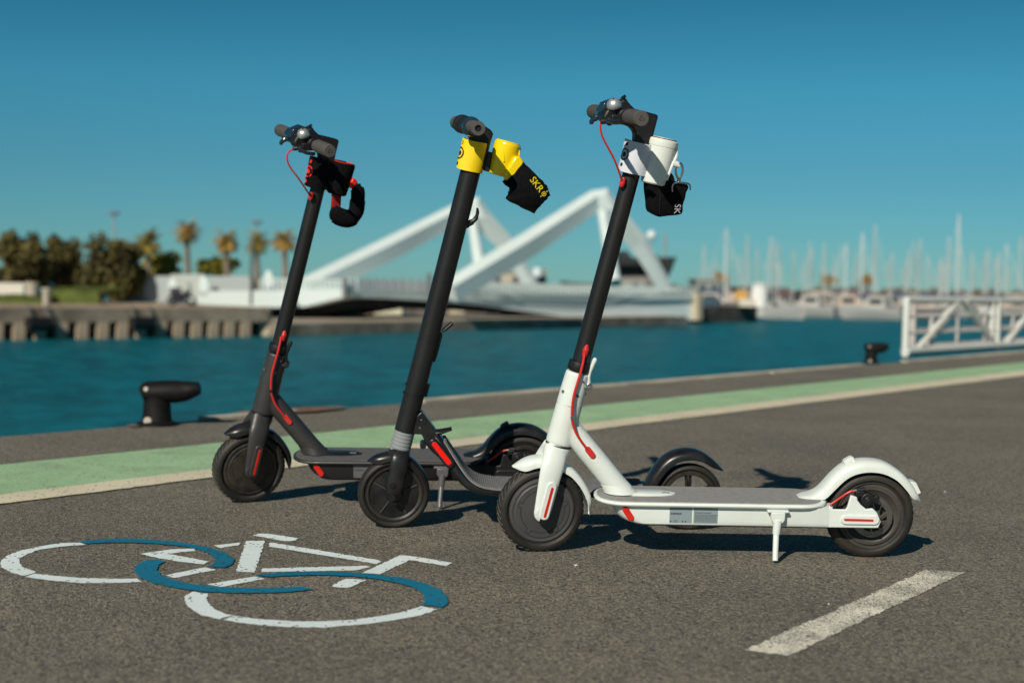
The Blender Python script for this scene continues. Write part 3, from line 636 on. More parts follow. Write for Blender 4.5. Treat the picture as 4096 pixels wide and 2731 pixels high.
# --- the middle scooter: folding frame with a curved deck
def curved_scooter(ps, steer):
    x0, tn = -0.0302, 0.2328
    root = empty('electric_scooter', root_matrix(ps), 'black folding electric scooter with ribbed curved deck and grey bellows, between the other two', 'electric scooter', 'electric scooters parked on the quay')
    S = steer_matrix(x0, math.atan(tn), steer); AF = lambda z: axis_frame(x0, tn, z)
    c = (.004, 0, .0955)
    mb = MB(); side = [(0, -.020), (.020, -.020), (.024, -.014), (.066, -.012), (.070, -.017), (.076, -.018), (.0785, -.014)]
    mb.lathe(side + [(r, -y) for r, y in reversed(side)], 64, c); fw = mb.build('front_wheel', SATIN, root, smooth=25, basis=S)
    mb = MB(); tyre(mb, c, .0955, .077, .0215); mb.build('tyre', RUBBER, fw)
    mb = MB()
    for a in (R(235), R(150), R(20), R(300), R(80)):
        mb.tube([(c[0]+.024*math.cos(a), -.0150, c[2]+.024*math.sin(a)), (c[0]+.064*math.cos(a), -.0135, c[2]+.064*math.sin(a))], .0022, 6)
    mb.lathe([(.0655, -.0135), (.0675, -.0150), (.0695, -.0135)], 60, c, close=False) if False else None
    mb.build('spoke', mat('spoke_grey', (0.05, 0.05, 0.05), 0.4), fw)
    mb = MB(); mb.lathe([(.066, -.0150), (.0705, -.0185), (.0735, -.0185), (.0735, -.0165), (.068, -.013)], 60, c, close=True); mb.build('rim_edge', mat('dusty_rim', (0.035, 0.028, 0.023), 0.5, var=0.4, vscale=25), fw)
    # fork
    mb = MB(); mb.tube([AF(z) @ Vector((0,0,0)) for z in (.2150, .205, .185)], [.0265, .028, .026], 28)
    for sy in (-1, 1):
        mb.tube(smooth_path([(.020,sy*.012,.208),(.0165,sy*.031,.195),(.0105,sy*.037,.160),(.002,sy*.038,.120),(-.001,sy*.038,.100)], 4), [.0255]*8+[.0235]*5+[.0215]*4, 22, ry=.0125)
    remesh(mb.build('fork', SATIN, root, basis=S), .0022, 6)
    mb = MB(); mb.lathe([(.0085, -.052), (.0085, -.046)], 18, (-.004, 0, .1285)); mb.lathe([(.006, -.0545), (.0075, -.051)], 14, (-.004, 0, .1285)); mb.lathe([(.010, -.0525), (.010, -.046)], 20, (-.006, 0, .095)); mb.build('axle_bolts', mat('dark_bolt', (.03, .03, .032), .3, metal=.5), root, basis=S)
    mb = MB(); mb.lathe([(.0285, -.001), (.0285, .0015), (.0275, .0015), (.0275, -.001)], 36, M=AF(.199), axis='Z', close=True); mb.build('fork_ring', STEEL, root, basis=S)
    mb = MB()
    arch(mb, [(-.067,.1835),(-.050,.1955),(-.034,.2015),(-.008,.2065),(.020,.204),(.050,.190),(.077,.163),(.094,.130),(.100,.093),(.097,.070)],
             [(-.065,.182),(-.050,.1790),(-.034,.1790),(-.010,.1860),(.018,.1840),(.042,.1725),(.066,.149),(.082,.121),(.090,.092),(.094,.070)],
             [.006,.018,.024,.026,.026,.026,.026,.026,.024,.008]); mb.build('front_mudguard', SATIN, root, smooth=50, basis=S)
    mb = MB(); prof = []
    h = -.006
    for k in range(6):
        prof += [(.0255 - .0006*k*0, h), (.0272, h+.0015), (.0272, h+.0072), (.0255, h+.0086)]; h += .0098
    mb.lathe(prof, 40, M=AF(.212), axis='Z'); mb.build('bellows', BELLOW, root, smooth=30, basis=S)
    mb = MB(); mb.tube([AF(z) @ Vector((0,0,0)) for z in (.262, .35, .3605)], .0272, 40); mb.build('lower_stem', BLACKTUBE, root, basis=S)
    mb = MB(); mb.tube([AF(z) @ Vector((0,0,0)) for z in (.3600, .3625)], .0258, 40); mb.build('stem_seam', BLACKPL, root, basis=S)
    mb = MB(); mb.tube([AF(z) @ Vector((0,0,0)) for z in (.3620, .47, .62, .80, .96)], [.0272, .0270, .0266, .0262, .0258], 44); mb.build('stem', BLACKTUBE, root, basis=S)
    mb = MB(); mb.tube([AF(z) @ Vector((.0265,0,0)) for z in (.362, .395)], .0085, 12, ry=.011); mb.build('latch_block', BLACKPL, root, bevel=.002, basis=S)
    mb = MB(); mb.tube([AF(z) @ Vector((.0275,0,0)) for z in (.455, .475, .525, .532)], [.005, .0075, .0075, .005], 12, ry=.010); mb.build('release_housing', BLACKPL, root, basis=S)
    mb = MB(); mb.tube([(.125,0,.528),(.136,0,.537),(.151,0,.5505)], [.0045,.0055,.0055], 12, ry=.009); mb.build('release_lever', BLACKPL, root, bevel=.0015, basis=S)
    mb = MB()
    for z in (.385, .362): mb.tube([AF(z) @ Vector((-.026,-.006,0)), AF(z) @ Vector((-.031,-.006,0))], .0032, 8)
    mb.build('stem_screws', BLACKPL, root, basis=S)
    mb = MB(); mb.tube(smooth_path([(.178,0,.808),(.192,0,.812),(.2055,0,.823),(.2105,0,.838),(.2095,0,.851)], 4), [.011]*3+[.008]*3+[.006]*4+[.0045]*4+[.0035]*2+[.002], 12, ry=.007); mb.build('bag_hook', SATIN, root, basis=S)
    # head, bar, grips
    mb = MB(); mb.prism([(.172,.95),(.222,.95),(.236,1.012),(.2435,1.040),(.2405,1.050),(.228,1.057),(.200,1.074),(.176,1.078),(.160,1.068),(.160,1.052),(.176,1.040),(.190,1.022),(.184,.99)], -.022, .022); mb.build('head', BLACKPL, root, bevel=.007, seg=3, basis=S)
    mb = MB(); mb.tube([(.177, -.19, 1.061), (.177, .19, 1.061)], .0115, 20); mb.build('handlebar', BLACKPL, root, basis=S)
    for sy in (-1, 1):
        mb = MB(); mb.lathe([(.0115, sy*.095), (.0165, sy*.097), (.0172, sy*.15), (.0178, sy*.195), (.0170, sy*.2), (.0085, sy*.2003), (.0080, sy*.194), (0, sy*.194)], 40, (.177, 0, 1.061)); g = mb.build('grip', GRIP, root, basis=S)
        if sy < 0:
            mb = MB(); mb.lathe([(.0, -.1945), (.0078, -.1945), (.0078, -.1975), (.0066, -.1975), (.0064, -.1950)], 24, (.177, 0, 1.061)); mb.build('grip_plug', BLACKPL, g)
        mb = MB(); mb.lathe([(.0165, sy*.055), (.0235, sy*.057), (.0245, sy*.063), (.0205, sy*.070), (.0205, sy*.080), (.0245, sy*.087), (.0235, sy*.094), (.0165, sy*.095)], 36, (.177, 0, 1.061)); mb.build('control_ring', TEAL if sy < 0 else SATIN, root, basis=S)
    # folding bracket
    mb = MB(); mb.prism([(.0740,.318),(.056,.300),(.052,.257),(.076,.256),(.082,.240),(.090,.224),(.108,.232),(.1150,.264)], -.0165, .0165); br = mb.build('folding_bracket', SATIN, root, bevel=.0025)
    mb = MB()
    for x, z in ((.0735,.296),(.0700,.2745)): mb.tube([(x,-.0160,z),(x,-.0185,z)], .0026, 10)
    mb.build('bracket_screws', ALU, br)
    mb = MB(); mb.tube([(.112,0,.259),(.128,0,.262),(.154,0,.2695)], [.008,.0062,.0035], 12, ry=[.018,.022,.020]); mb.build('fold_pedal', BLACKPL, root, bevel=0)
    mb = MB(); mb.tube([(.0795,-.019,.2265),(.0795,.019,.2265)], .0085, 20); mb.tube([(.0795,-.022,.2245),(.0795,-.018,.2245)], .0055, 16); mb.build('pivot_bolt', mat('dark_bolt', (.03, .03, .032), .3), root)
    # body
    top = [(.104,.251),(.118,.2615),(.134,.243),(.150,.2185),(.169,.1900),(.185,.167),(.201,.1480),(.217,.1360),(.236,.1280),(.262,.1235),(.30,.1215),(.52,.1195),(.66,.1185),(.685,.1185)]
    bot = [(.088,.232),(.090,.224),(.104,.2100),(.122,.1950),(.139,.1790),(.152,.1620),(.164,.1470),(.176,.1330),(.192,.1190),(.225,.1065),(.28,.0985),(.52,.0975),(.66,.0975),(.685,.1000)]
    hw = [.028,.036,.042,.048,.055,.060,.064,.067,.069,.070,.071,.072,.072,.070]
    mb = MB(); rings = []
    for (tx, tz), (bx, bz), h_ in zip(top, bot, hw):
        ring = []
        for k in range(20):
            a = 2*math.pi*k/20; cy = math.copysign(abs(math.cos(a))**.45, math.cos(a)); f = .5 + .5*math.copysign(abs(math.sin(a))**.6, math.sin(a))
            ring.append((bx + (tx-bx)*f, -h_*cy*(0.90 + .10*f), bz + (tz-bz)*f))
        rings.append(ring)
    mb.loft(rings); mb.build('body', SATIN, root, smooth=50)
    T = spl2(top[2:], 8); n_t = len(T); HWs = [p.x for p in smooth_path([(x, 0, 0) for x in hw[2:]], 8)]
    mb = MB(); rings = []
    for i in range(n_t):
        a, b = T[max(i-1, 0)], T[min(i+1, n_t-1)]; d = Vector((b[0]-a[0], b[1]-a[1])).normalized(); nn = (-d.y, d.x)
        if nn[1] < 0: nn = (d.y, -d.x)
        x, z = T[i]; h_ = HWs[i] - .004
        if x > .672: continue
        rings.append([(x+nn[0]*e_, y, z+nn[1]*e_) for y, e_ in ((-h_, -.002), (-h_, .0014), (-h_+.003, .0028), (h_-.003, .0028), (h_, .0014), (h_, -.002))])
    mb.loft(rings); mt = mb.build('deck_mat', mat('ribbed_grey_rubber', (0.19, 0.19, 0.19), 0.75, var=0.12, vscale=60), root, smooth=50)
    L_, acc = [0], 0
    for i in range(1, n_t): acc += math.hypot(T[i][0]-T[i-1][0], T[i][1]-T[i-1][1]); L_.append(acc)
    mb = MB(); s_ = .004
    while s_ < acc - .02:
        i = max(k for k in range(n_t) if L_[k] <= s_); i = min(i, n_t-2); f = (s_-L_[i])/(L_[i+1]-L_[i]); x = T[i][0]+(T[i+1][0]-T[i][0])*f; z = T[i][1]+(T[i+1][1]-T[i][1])*f
        an = math.atan2(T[i+1][1]-T[i][1], T[i+1][0]-T[i][0]); h_ = HWs[i] - .009
        mb.box((0, 0, .0036), (.0028, 2*h_, .0024), Matrix.Translation((x, 0, z)) @ Matrix.Rotation(-an, 4, 'Y')); s_ += .0062
    mb.build('mat_ribs', mat('ribbed_grey_rubber', (0.2, 0.2, 0.2)), mt, smooth=0)
    mb = MB()
    mb.prism(capsule((.1060, .2430), (.1480, .1900), .0125), -.062, -.046); hs = mb.build('reflector_housing', SATIN, root, bevel=.003)
    mb = MB(); mb.prism(capsule((.1085, .2410), (.1465, .1930), .0068), -.0632, -.0615); mb.build('side_reflector', mat('bright_red', (0.85, 0.01, 0.004), 0.3), root, bevel=.0008)
    # rear
    c = (.7935, 0, .0905)
    mb = MB(); mb.lathe([(.0615, -.016), (.072, -.0175), (.074, -.014), (.074, .014), (.072, .0175), (.0615, .016), (.0595, 0)], 60, c, close=True); mb.lathe([(0, -.019), (.017, -.019), (.018, .019), (0, .019)], 28, c)
    rw = mb.build('rear_wheel', DISCB, root, smooth=30)
    mb = MB(); tyre(mb, c, .0905, .073, .0205); mb.build('tyre', RUBBER, rw)
    for k in range(5):
        a = 2*math.pi*k/5 + 1.62; mb = MB()
        for s2 in (-.16, .16):
            mb.tube([(c[0]+.014*math.cos(a+s2*1.6), 0, c[2]+.014*math.sin(a+s2*1.6)), (c[0]+.063*math.cos(a+s2*.55), 0, c[2]+.063*math.sin(a+s2*.55))], .0042, 8, ry=.011)
        mb.build('spoke', DISCB, rw)
    for sy in (-1, 1):
        mb = MB(); mb.prism([(.655,.1130),(.700,.1080),(.792,.1020),(.802,.0930),(.798,.083),(.785,.080),(.655,.0980)], sy*.028, sy*.034); mb.build('wheel_mount', SATIN, root, bevel=.002)
    mb = MB()
    arch(mb, [(.668,.1120),(.677,.1330),(.688,.1580),(.713,.1920),(.744,.2135),(.786,.2220),(.824,.2145),(.858,.1920),(.884,.1660)],
             [(.690,.1100),(.699,.1250),(.711,.1450),(.729,.1700),(.754,.1900),(.790,.1975),(.822,.1920),(.850,.1770),(.880,.1640)],
             [.032,.034,.035,.035,.035,.035,.034,.030,.014], 5); mb.build('rear_mudguard', SATIN, root, smooth=50)
    # side stand, hidden side of the nearer scooter
    mb = MB(); mb.tube([(.47,-.070,.100),(.475,-.085,.060),(.475,-.112,.112*math.tan(ps[3])+.006)], [.009,.0065,.006], 12); mb.build('kickstand', SATIN, root)
    return root, S
rootE, SE = curved_scooter(psE, 0.1089)

# ------------------------------------------------------------------ cup holders strapped to the stems
def holder(name, label, rootM, S, org, parts):
    M = rootM @ S; base = M @ Matrix.Translation(org)
    r_ = empty(name, base, label, 'cup holder', 'cup holders strapped to the scooter stems')
    return r_, Matrix.Translation(-Vector(org))
def sleeve(AFm, rx, ry, h, m, r_, T, wob=0.0015, name='sleeve', back=0.0):
    mb = MB(); rr = random.Random(11); n = 44; rings = []; ph = rr.uniform(0, 6)
    for i in range(7):
        t = i/6; hh = -h/2 + h*t
        rings.append([AFm @ Vector(((rx + wob*math.sin(3*a + ph + 2*t))*math.cos(a)*(1 + .02*math.sin(9*t)), (ry + wob*math.cos(2*a + 4*t))*math.sin(a), hh + .0012*math.sin(2*a + ph))) for a in [2*math.pi*k/n for k in range(n)]])
    inner = [[AFm @ ((AFm.inverted() @ Vector(p)) * 1.0 - Vector(((AFm.inverted() @ Vector(p)).x*.06, (AFm.inverted() @ Vector(p)).y*.06, 0))) for p in ring] for ring in rings]
    mb.loft(rings + list(reversed(inner)), closed=True)
    return mb.build(name, m, r_, smooth=60, basis=T)
# white
rm = root_matrix(psW); org = (.208, 0, .92)
hW, T = holder('cup_holder', 'white cup holder with hanging black pouch strapped to the stem of the white scooter', rm, SW, org, None)
AFw = axis_frame(-.0200, .2399, .957)
sleeve(AFw, .0362, .035, .074, FABW, hW, T)
mb = MB(); logo_print(mb, AFw, R(68), .0381, .0368, .002, 1.0); mb.build('sleeve_print', INKK, hW, smooth=0, basis=T)
mb = MB()
mb.box((.030, .004, 0), (.030, .036, .070), AFw); mb.build('clip_block', PLW, hW, bevel=.004, basis=T)
CM = Matrix.Translation((.2620, -.012, .9565)) @ Matrix.Rotation(math.atan(.20), 4, 'Y')
mb = MB(); mb.lathe([(0, -.060), (.027, -.060), (.0305, -.057), (.032, -.040), (.0348, .022), (.0350, .028), (.0343, .0285), (.0343, .0295), (.0357, .030), (.0364, .038), (.0357, .0445), (.033, .047), (0, .047)], 48, M=CM, axis='Z'); cupb = mb.build('cup', PLW, hW, smooth=30, basis=T)
mb = MB(); mb.lathe([(0, .0472), (.0310, .0472), (.0318, .0480), (.0310, .0492), (.0302, .0486), (0, .0486)], 44, M=CM, axis='Z'); mb.build('lid_rim', BLACKPL, cupb)
mb = MB(); mb.lathe([(0, .0485), (.0290, .0485), (.0285, .0500), (.012, .0512), (0, .0512)], 44, M=CM, axis='Z'); mb.build('lid', PLW, cupb)
mb = MB(); mb.tube(smooth_path([CM @ Vector(p) for p in ((.030,-.014,.036),(.034,-.016,.018),(.031,-.020,.002),(.026,-.022,-.016),(.022,-.024,-.044))], 4), [.0035]*17, 10, ry=.003)
mb.tube([CM @ Vector((.028,-.018,-.002)), CM @ Vector((.046,-.018,-.004))], [.009, .0065], 14, ry=.006); mb.build('handle_rib', PLW, cupb, basis=None)
mb = MB(); mb.tube(smooth_path([(.3035,-.036,.949),(.311,-.032,.946),(.3145,-.032,.934),(.3125,-.032,.921),(.3065,-.032,.9125),(.3005,-.032,.918),(.2975,-.032,.932),(.2990,-.032,.943),(.3035,-.032,.949)], 5), .0027, 8)
mb.tube([(.3065,-.032,.9140),(.3065,-.032,.9020)], [.0052,.0030], 12); mb.build('carabiner', STEEL, hW, basis=T)
mb = MB(); mb.tube(smooth_path([(.290,-.037,.882),(.289,-.038,.895),(.296,-.038,.903),(.316,-.038,.903),(.331,-.038,.899),(.334,-.037,.886)], 5), .0021, 8); mb.build('d_ring', STEEL, hW, basis=T)
mb = MB(); rings = []
outl = [(.2320,.912),(.2350,.885),(.2400,.858),(.2440,.835),(.2520,.8270),(.2650,.8215),(.2850,.8235),(.3080,.8255),(.3200,.8310),(.3225,.850),(.3270,.866),(.3265,.880),(.3325,.894),(.322,.902),(.302,.904),(.296,.918),(.285,.926),(.25,.918)]
cxx, czz = .278, .868
for y, k in ((.026, .80), (.023, .95), (.014, 1.0), (-.004, 1.0), (-.020, 1.0), (-.029, .97), (-.033, .86)):
    rings.append([(cxx + (x-cxx)*k + .0012*math.sin(31*i + 90*y), y + .0015*math.sin(7*i), czz + (z-czz)*k) for i, (x, z) in enumerate(spl2(outl + [outl[0]], 3)[:-1])])
mb.loft(rings); mb.build('pouch', FABK, hW, smooth=60, basis=T)
mb = MB(); mb.tube([(.258,-.0325,.900),(.2615,-.0350,.870),(.262,-.034,.830)], .0012, 6); mb.build('pouch_seam', BLACKPL, hW, basis=T)
text('SK', .0215, Matrix.Translation((.2985, -.0352, .8540)) @ Matrix.Rotation(math.pi/2, 4, 'X') @ Matrix.Rotation(R(-93), 4, 'Z'), INKG, hW, basis=T)

# yellow
rm = root_matrix(psE); org = (.196, 0, .945)
hE, T = holder('cup_holder', 'bright yellow cup holder with yellow sleeve and black lettered strap on the middle scooter', rm, SE, org, None)
AFe = axis_frame(-.0352, .2328, .984)
sleeve(AFe, .0340, .033, .077, FABY, hE, T)
mb = MB(); logo_print(mb, AFe, R(76), .0358, .0348, .000, 1.1); mb.build('sleeve_print', INKK, hE, smooth=0, basis=T)
mb = MB(); mb.box((.042, .004, -.004), (.016, .036, .050), AFe); mb.build('clip_block', PLK, hE, bevel=.002, basis=T)
CM = Matrix.Translation((.2745, -.008, .9800)) @ Matrix.Rotation(math.atan(.24), 4, 'Y')
mb = MB(); mb.lathe([(0, -.046), (.024, -.046), (.0285, -.043), (.0305, -.025), (.0345, .015), (.0350, .034), (.0345, .0385), (.0325, .0415), (.0, .0420)], 48, M=CM, axis='Z'); cupb = mb.build('cup', PLY, hE, smooth=35, basis=T)
mb = MB(); mb.lathe([(0, .042), (.0310, .042), (.0300, .0440), (0, .0450)], 44, M=CM, axis='Z'); mb.build('lid', FABY, cupb)
mb = MB(); mb.tube(smooth_path([CM @ Vector(p) for p in ((-.024,-.020,.034),(-.016,-.028,.024),(-.010,-.0315,.012),(-.004,-.033,-.008))], 3), .0022, 8)
mb.tube([CM @ Vector((.030,-.018,.030)), CM @ Vector((.033,-.020,.016))], .0022, 8); mb.build('cup_rib', PLY, cupb)
mb = MB()
for i in range(6): mb.box((.0335, -.010, .022 + i*.0026), (.004, .012, .0009), CM)
mb.build('cup_vents', PLK, cupb, smooth=0)
mb = MB(); mb.prism([(.2960,.9870),(.3080,.9890),(.3260,.9660),(.3000,.9380),(.2760,.9230),(.2700,.9420),(.2840,.9660)], -.047, -.012); mb.build('strap_loop', PLY, hE, bevel=.005, basis=T)
mb = MB(); outl = [(.3180,.9740),(.3420,.9520),(.3700,.9260),(.3830,.9120),(.3860,.9020),(.3905,.8910),(.3800,.8780),(.3690,.8670),(.3495,.8430),(.3200,.8560),(.2800,.8760),(.2870,.8930),(.2900,.9030),(.2690,.9200),(.2950,.9440)]
for k in range(1): pass
rings = []; cxx, czz = .33, .905
dens = []
for i in range(len(outl)):
    a, b = outl[i], outl[(i+1) % len(outl)]
    for j in range(4): dens.append((a[0]+(b[0]-a[0])*j/4, a[1]+(b[1]-a[1])*j/4))
for y, k in ((-.006, .93), (-.010, .985), (-.022, 1.0), (-.040, 1.0), (-.052, .99), (-.056, .94)):
    rings.append([(cxx + (x-cxx)*k + .0010*math.sin(2.1*i + 60*y), y + .0012*math.sin(1.3*i), czz + (z-czz)*k + .0008*math.cos(1.7*i)) for i, (x, z) in enumerate(dens)])
mb.loft(rings); mb.build('strap', FABK, hE, smooth=60, basis=T)
TM = Matrix.Translation((.3330, -.0580, .9290)) @ Matrix.Rotation(math.pi/2, 4, 'X') @ Matrix.Rotation(R(-50), 4, 'Z')
text('SKR', .0245, TM, INKY, hE, ext=.0006, basis=T)
mb = MB()
def flat_ring(mb, M, cx, cy, r0, r1):
    n = 24; vs_ = []
    for i in range(n):
        t = 2*math.pi*i/n; vs_ += [M @ Vector((cx+r0*math.cos(t), cy+r0*math.sin(t), .0006)), M @ Vector((cx+r1*math.cos(t), cy+r1*math.sin(t), .0006))]
    mb.add(vs_, [(2*i, 2*i+1, (2*i+3) % (2*n), (2*i+2) % (2*n)) for i in range(n)])
flat_ring(mb, TM, .0515, .0075, .0045, .0060); flat_ring(mb, TM, .0515, .0075, .0, .0022); flat_ring(mb, TM, .0515, .0175, .0, .0016); flat_ring(mb, TM, .0515, -.0025, .0, .0016)
mb.build('strap_emblem', INKY, hE, smooth=0, basis=T)

# black and red
rm = root_matrix(psK); org = (.200, 0, .92)
hK, T = holder('cup_holder', 'black cup holder with red trim and hanging black loop strap on the leftmost scooter', rm, SK, org, None)
AFk = axis_frame(-.0300, .2399, .963)
sleeve(AFk, .0330, .033, .082, FABK, hK, T, wob=.0025)
mb = MB(); logo_print(mb, AFk, R(74), .0360, .0362, .000, 1.15); mb.build('sleeve_print', INKR, hK, smooth=0, basis=T)
mb = MB(); mb.box((.036, -.004, 0), (.034, .056, .078), AFk); mb.build('clip_block', FABK, hK, bevel=.004, basis=T)
CM = Matrix.Translation((.2610, -.012, .9505)) @ Matrix.Rotation(math.atan(.22), 4, 'Y')
mb = MB(); mb.lathe([(0, -.048), (.024, -.048), (.0285, -.044), (.0305, -.025), (.0335, .015), (.0350, .036), (.0340, .0445), (0, .0450)], 44, M=CM, axis='Z'); cupb = mb.build('cup', FABK, hK, basis=T)
mb = MB(); mb.lathe([(.0250, .0445), (.0300, .0445), (.0302, .0462), (.0285, .0468), (.0255, .0462)], 40, M=CM, axis='Z', close=True); mb.build('lid_rim', INKR, cupb)
mb = MB(); mb.prism([(.2890,.9560),(.3000,.9480),(.3050,.9380),(.2840,.9230),(.2780,.9320)], -.045, -.014); mb.build('strap_loop', INKR, hK, bevel=.004, basis=T)
mb = MB(); mb.prism([(.2365,.9080),(.2620,.9020),(.2600,.8620),(.2340,.8640)], -.026, -.012); mb.build('red_strap', mat('shaded_red_webbing', (.30, .008, .006), .8), hK, bevel=.002, basis=T)  # red strap, its shadow put into the colour as a darker red
mb = MB(); mb.tube(smooth_path([(.3020,-.030,.9320),(.3080,-.034,.910),(.3060,-.036,.880),(.3020,-.036,.856),(.2850,-.036,.838),(.2620,-.034,.840),(.2420,-.030,.850),(.2280,-.026,.853)], 5),
   [.014]*3+[.020]*6+[.0225]*10+[.026]*9+[.025]*4+[.018]*3+[.009], 18, ry=[.020]*36, up=(0,1,0)); mb.build('loop_strap', FABK, hK, smooth=60, basis=T)

# ------------------------------------------------------------------ bollards on the quay edge
IRON = mat('bollard_iron', (0.006, 0.0055, 0.0055), 0.65, spec=0.25, var=0.4, vscale=20)
CREAMP = mat('chipped_cream', (0.5, 0.45, 0.36), 0.7)
def bollard(u, v, w_, h_, horn, label):
    b = gnd(u, v); ang = math.atan2(b.x, b.y)*0
    M = Matrix.Translation(b)
    r_ = empty('mooring_bollard', M, label, 'bollard', 'mooring bollards on the quay edge')
    mb = MB(); mb.lathe([(w_*.78, .0), (w_*.78, .012), (w_*.56, .02), (w_*.52, h_*.35), (w_*.50, h_*.62), (w_*.54, h_*.72)], 28, axis='Z'); mb.build('post', IRON, r_)
    mb = MB(); pts = smooth_path([(-w_*.58, 0, h_*.74), (-w_*.4, 0, h_*.77), (w_*.4, 0, h_*.79), (w_*.95, 0, h_*.80), (horn*.82, 0, h_*.845), (horn, 0, h_*.885)], 4)
    mb.tube(pts, [h_*.12, h_*.235, h_*.26, h_*.265, h_*.235, h_*.19, h_*.15], 20, ry=[w_*.25, w_*.52, w_*.56, w_*.5, w_*.42, w_*.4, w_*.3]); mb.build('horn', IRON, r_, bevel=0)
    mb = MB(); mb.lathe([(0, -.004), (w_*.13, -.004), (w_*.16, .0)], 12, (-w_*.22, -w_*.55, h_*.12)); mb.lathe([(0, -.002), (w_*.08, -.002), (w_*.10, .004)], 12, (-w_*.30, -w_*.53, h_*.86)); mb.build('lug', CREAMP, r_)
bollard(157, 425, .116, .190, .186, 'large black mooring bollard with a sideways horn at the quay edge behind the leftmost scooter')
bollard(871, 363.5, .100, .178, .150, 'small dark mooring bollard at the quay edge, far right before the white gangway')

# ------------------------------------------------------------------ white gangway at the quay edge
GW = mat('gangway_white', (0.80, 0.83, 0.79), 0.5, var=0.08, vscale=3, dust=(0.68, 0.66, 0.58))
GRUST = mat('gangway_rusty', (0.52, 0.47, 0.44), 0.7, var=0.2, vscale=4)
g0, g1 = gnd(905, 356.5), gnd(996, 350)
gd = Vector(((g1-g0).x, (g1-g0).y, 0)).normalized(); gn = Vector((gd.y, -gd.x, 0)); gL = (g1-g0).length
gang = empty('gangway', g0 - gn*0.25, 'white lattice gangway with diagonal braces at the quay edge on the far right', 'gangway')
gT = Matrix.Translation(-(g0 - gn*0.25))
def gbar(name, a, b, wd, m=GW, off=0.0):
    oo = Vector((.33, .94, 0))*off; pa = g0 + gd*a[0] + oo + Vector((0, 0, a[1])); pb = g0 + gd*b[0] + oo + Vector((0, 0, b[1]))
    mb = MB(); mb.tube([pa, pb], wd/2*1.12, 8, up=(0.3, 0.2, 1)); return mb.build(name, m, gang, smooth=0, basis=gT)
top_h = .585
nb = 3
for side, off, mt_ in ((0, 0, GW), (1, 1.05, GRUST)):
    for k in range(nb+1):
        x = gL*k; gbar('post', (x, .0), (x, top_h), .062 if k == 0 else .070, mt_, off)
        if k > 0: gbar('post', (x-.17, .0), (x-.17, top_h), .06, mt_, off)
    gbar('handrail', (0, top_h - .02), (gL*nb, top_h - .02), .06, mt_, off)
    gbar('rail', (0, top_h*.68), (gL*nb, top_h*.68), .026 if side == 0 else .036, mt_, off); gbar('rail', (0, top_h*.40), (gL*nb, top_h*.40), .026 if side == 0 else .036, mt_, off)
    gbar('bottom_beam', (0, .05), (gL*nb, .05), .085 if side == 0 else .07, mt_, off)
    for k in range(nb):
        x = gL*k; gbar('diagonal_brace', (x + .32, .07), (x + gL*.52, top_h - .03), .065, mt_, off); gbar('diagonal_brace', (x + gL*.60, top_h - .03), (x + gL - .05, .05), .07, mt_, off)
for k in range(0): pass
for k in range(9):
    x = gL*nb*(k+.5)/9; gbar('baluster', (x, .05), (x + (.12 if k % 3 == 0 else 0), top_h*.66), .03, GRUST, .9)
mb = MB(); P = [g0 + gd*a + Vector((.33, .94, 0))*b + Vector((0, 0, .045)) for a, b in ((0, .1), (gL*nb, .1), (gL*nb, 1.1), (0, 1.1))]
mb.loft([[tuple(p) for p in P], [tuple(p + Vector((0,0,.02))) for p in P]]); mb.build('walkway', ALU, gang, smooth=0, basis=gT)
mb = MB(); P0 = g0 + gd*(gL + .06) - gn*.02
mb.box((0, 0, 0), (gL*2, .05, .085), Matrix.Translation(P0 + gd*gL + Vector((0, 0, .05))) @ Matrix.Rotation(math.atan2(gd.y, gd.x), 4, 'Z'))
o = mb.build('rusty_beam', mat('rusty_beam', (.05, .018, .012), .8), None, smooth=0, basis=None); tag(o, 'dark rusty beam lying at the foot of the white gangway, far right edge', 'beam')

# ------------------------------------------------------------------ far side of the harbour
def ground_at(u, v, z): return gnd(u, v, z)
P0 = gnd(0, 340.2, WZ); P1 = gnd(268, 336.0, WZ)
d1 = (P1-P0).normalized(); d1.z = 0; n1 = Vector((-d1.y, d1.x, 0))          # n1 points away from the camera
QZ = CAM_H - 32.5/1422*P0.y                                                  # top of the left quay
L1 = (P1-P0).length
FQ = mat('far_quay_concrete', (0.29, 0.24, 0.18), 0.95, var=0.4, vscale=.8, bump=0)
FQT = mat('far_quay_top', (0.42, 0.32, 0.23), 0.95, var=0.2, vscale=.3)
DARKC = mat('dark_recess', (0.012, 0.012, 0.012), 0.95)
PIL = mat('pillar_concrete', (0.50, 0.38, 0.27), 0.9, var=0.3, vscale=1.5)
def slab(name, pts, z0, z1, m, parent=None, T=None):
    mb = MB(); mb.loft([[(p.x, p.y, z0) for p in pts], [(p.x, p.y, z1) for p in pts]]); return mb.build(name, m, parent, smooth=0, basis=T)
a = P0 - d1*30; b = P1
o = slab('far_quay', [a, b, b + n1*150, a + n1*150], QZ - .56, QZ, FQ); o['kind'] = 'structure'
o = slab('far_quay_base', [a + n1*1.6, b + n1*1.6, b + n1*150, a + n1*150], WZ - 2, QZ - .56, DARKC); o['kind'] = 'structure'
o = slab('far_quay_paving', [a + n1*.4, b + n1*.1, b + n1*149, a + n1*149], QZ, QZ + .05, FQT); o['kind'] = 'structure'
pil = empty('quay_pillars', P0, 'row of squat concrete pillars with dark gaps carrying the far quay at the left', 'pillars')
us = [v_/7.84 for v_ in (-20, 155, 320, 490, 650, 810, 965, 1110, 1270, 1405, 1545, 1680, 1805, 1930)]
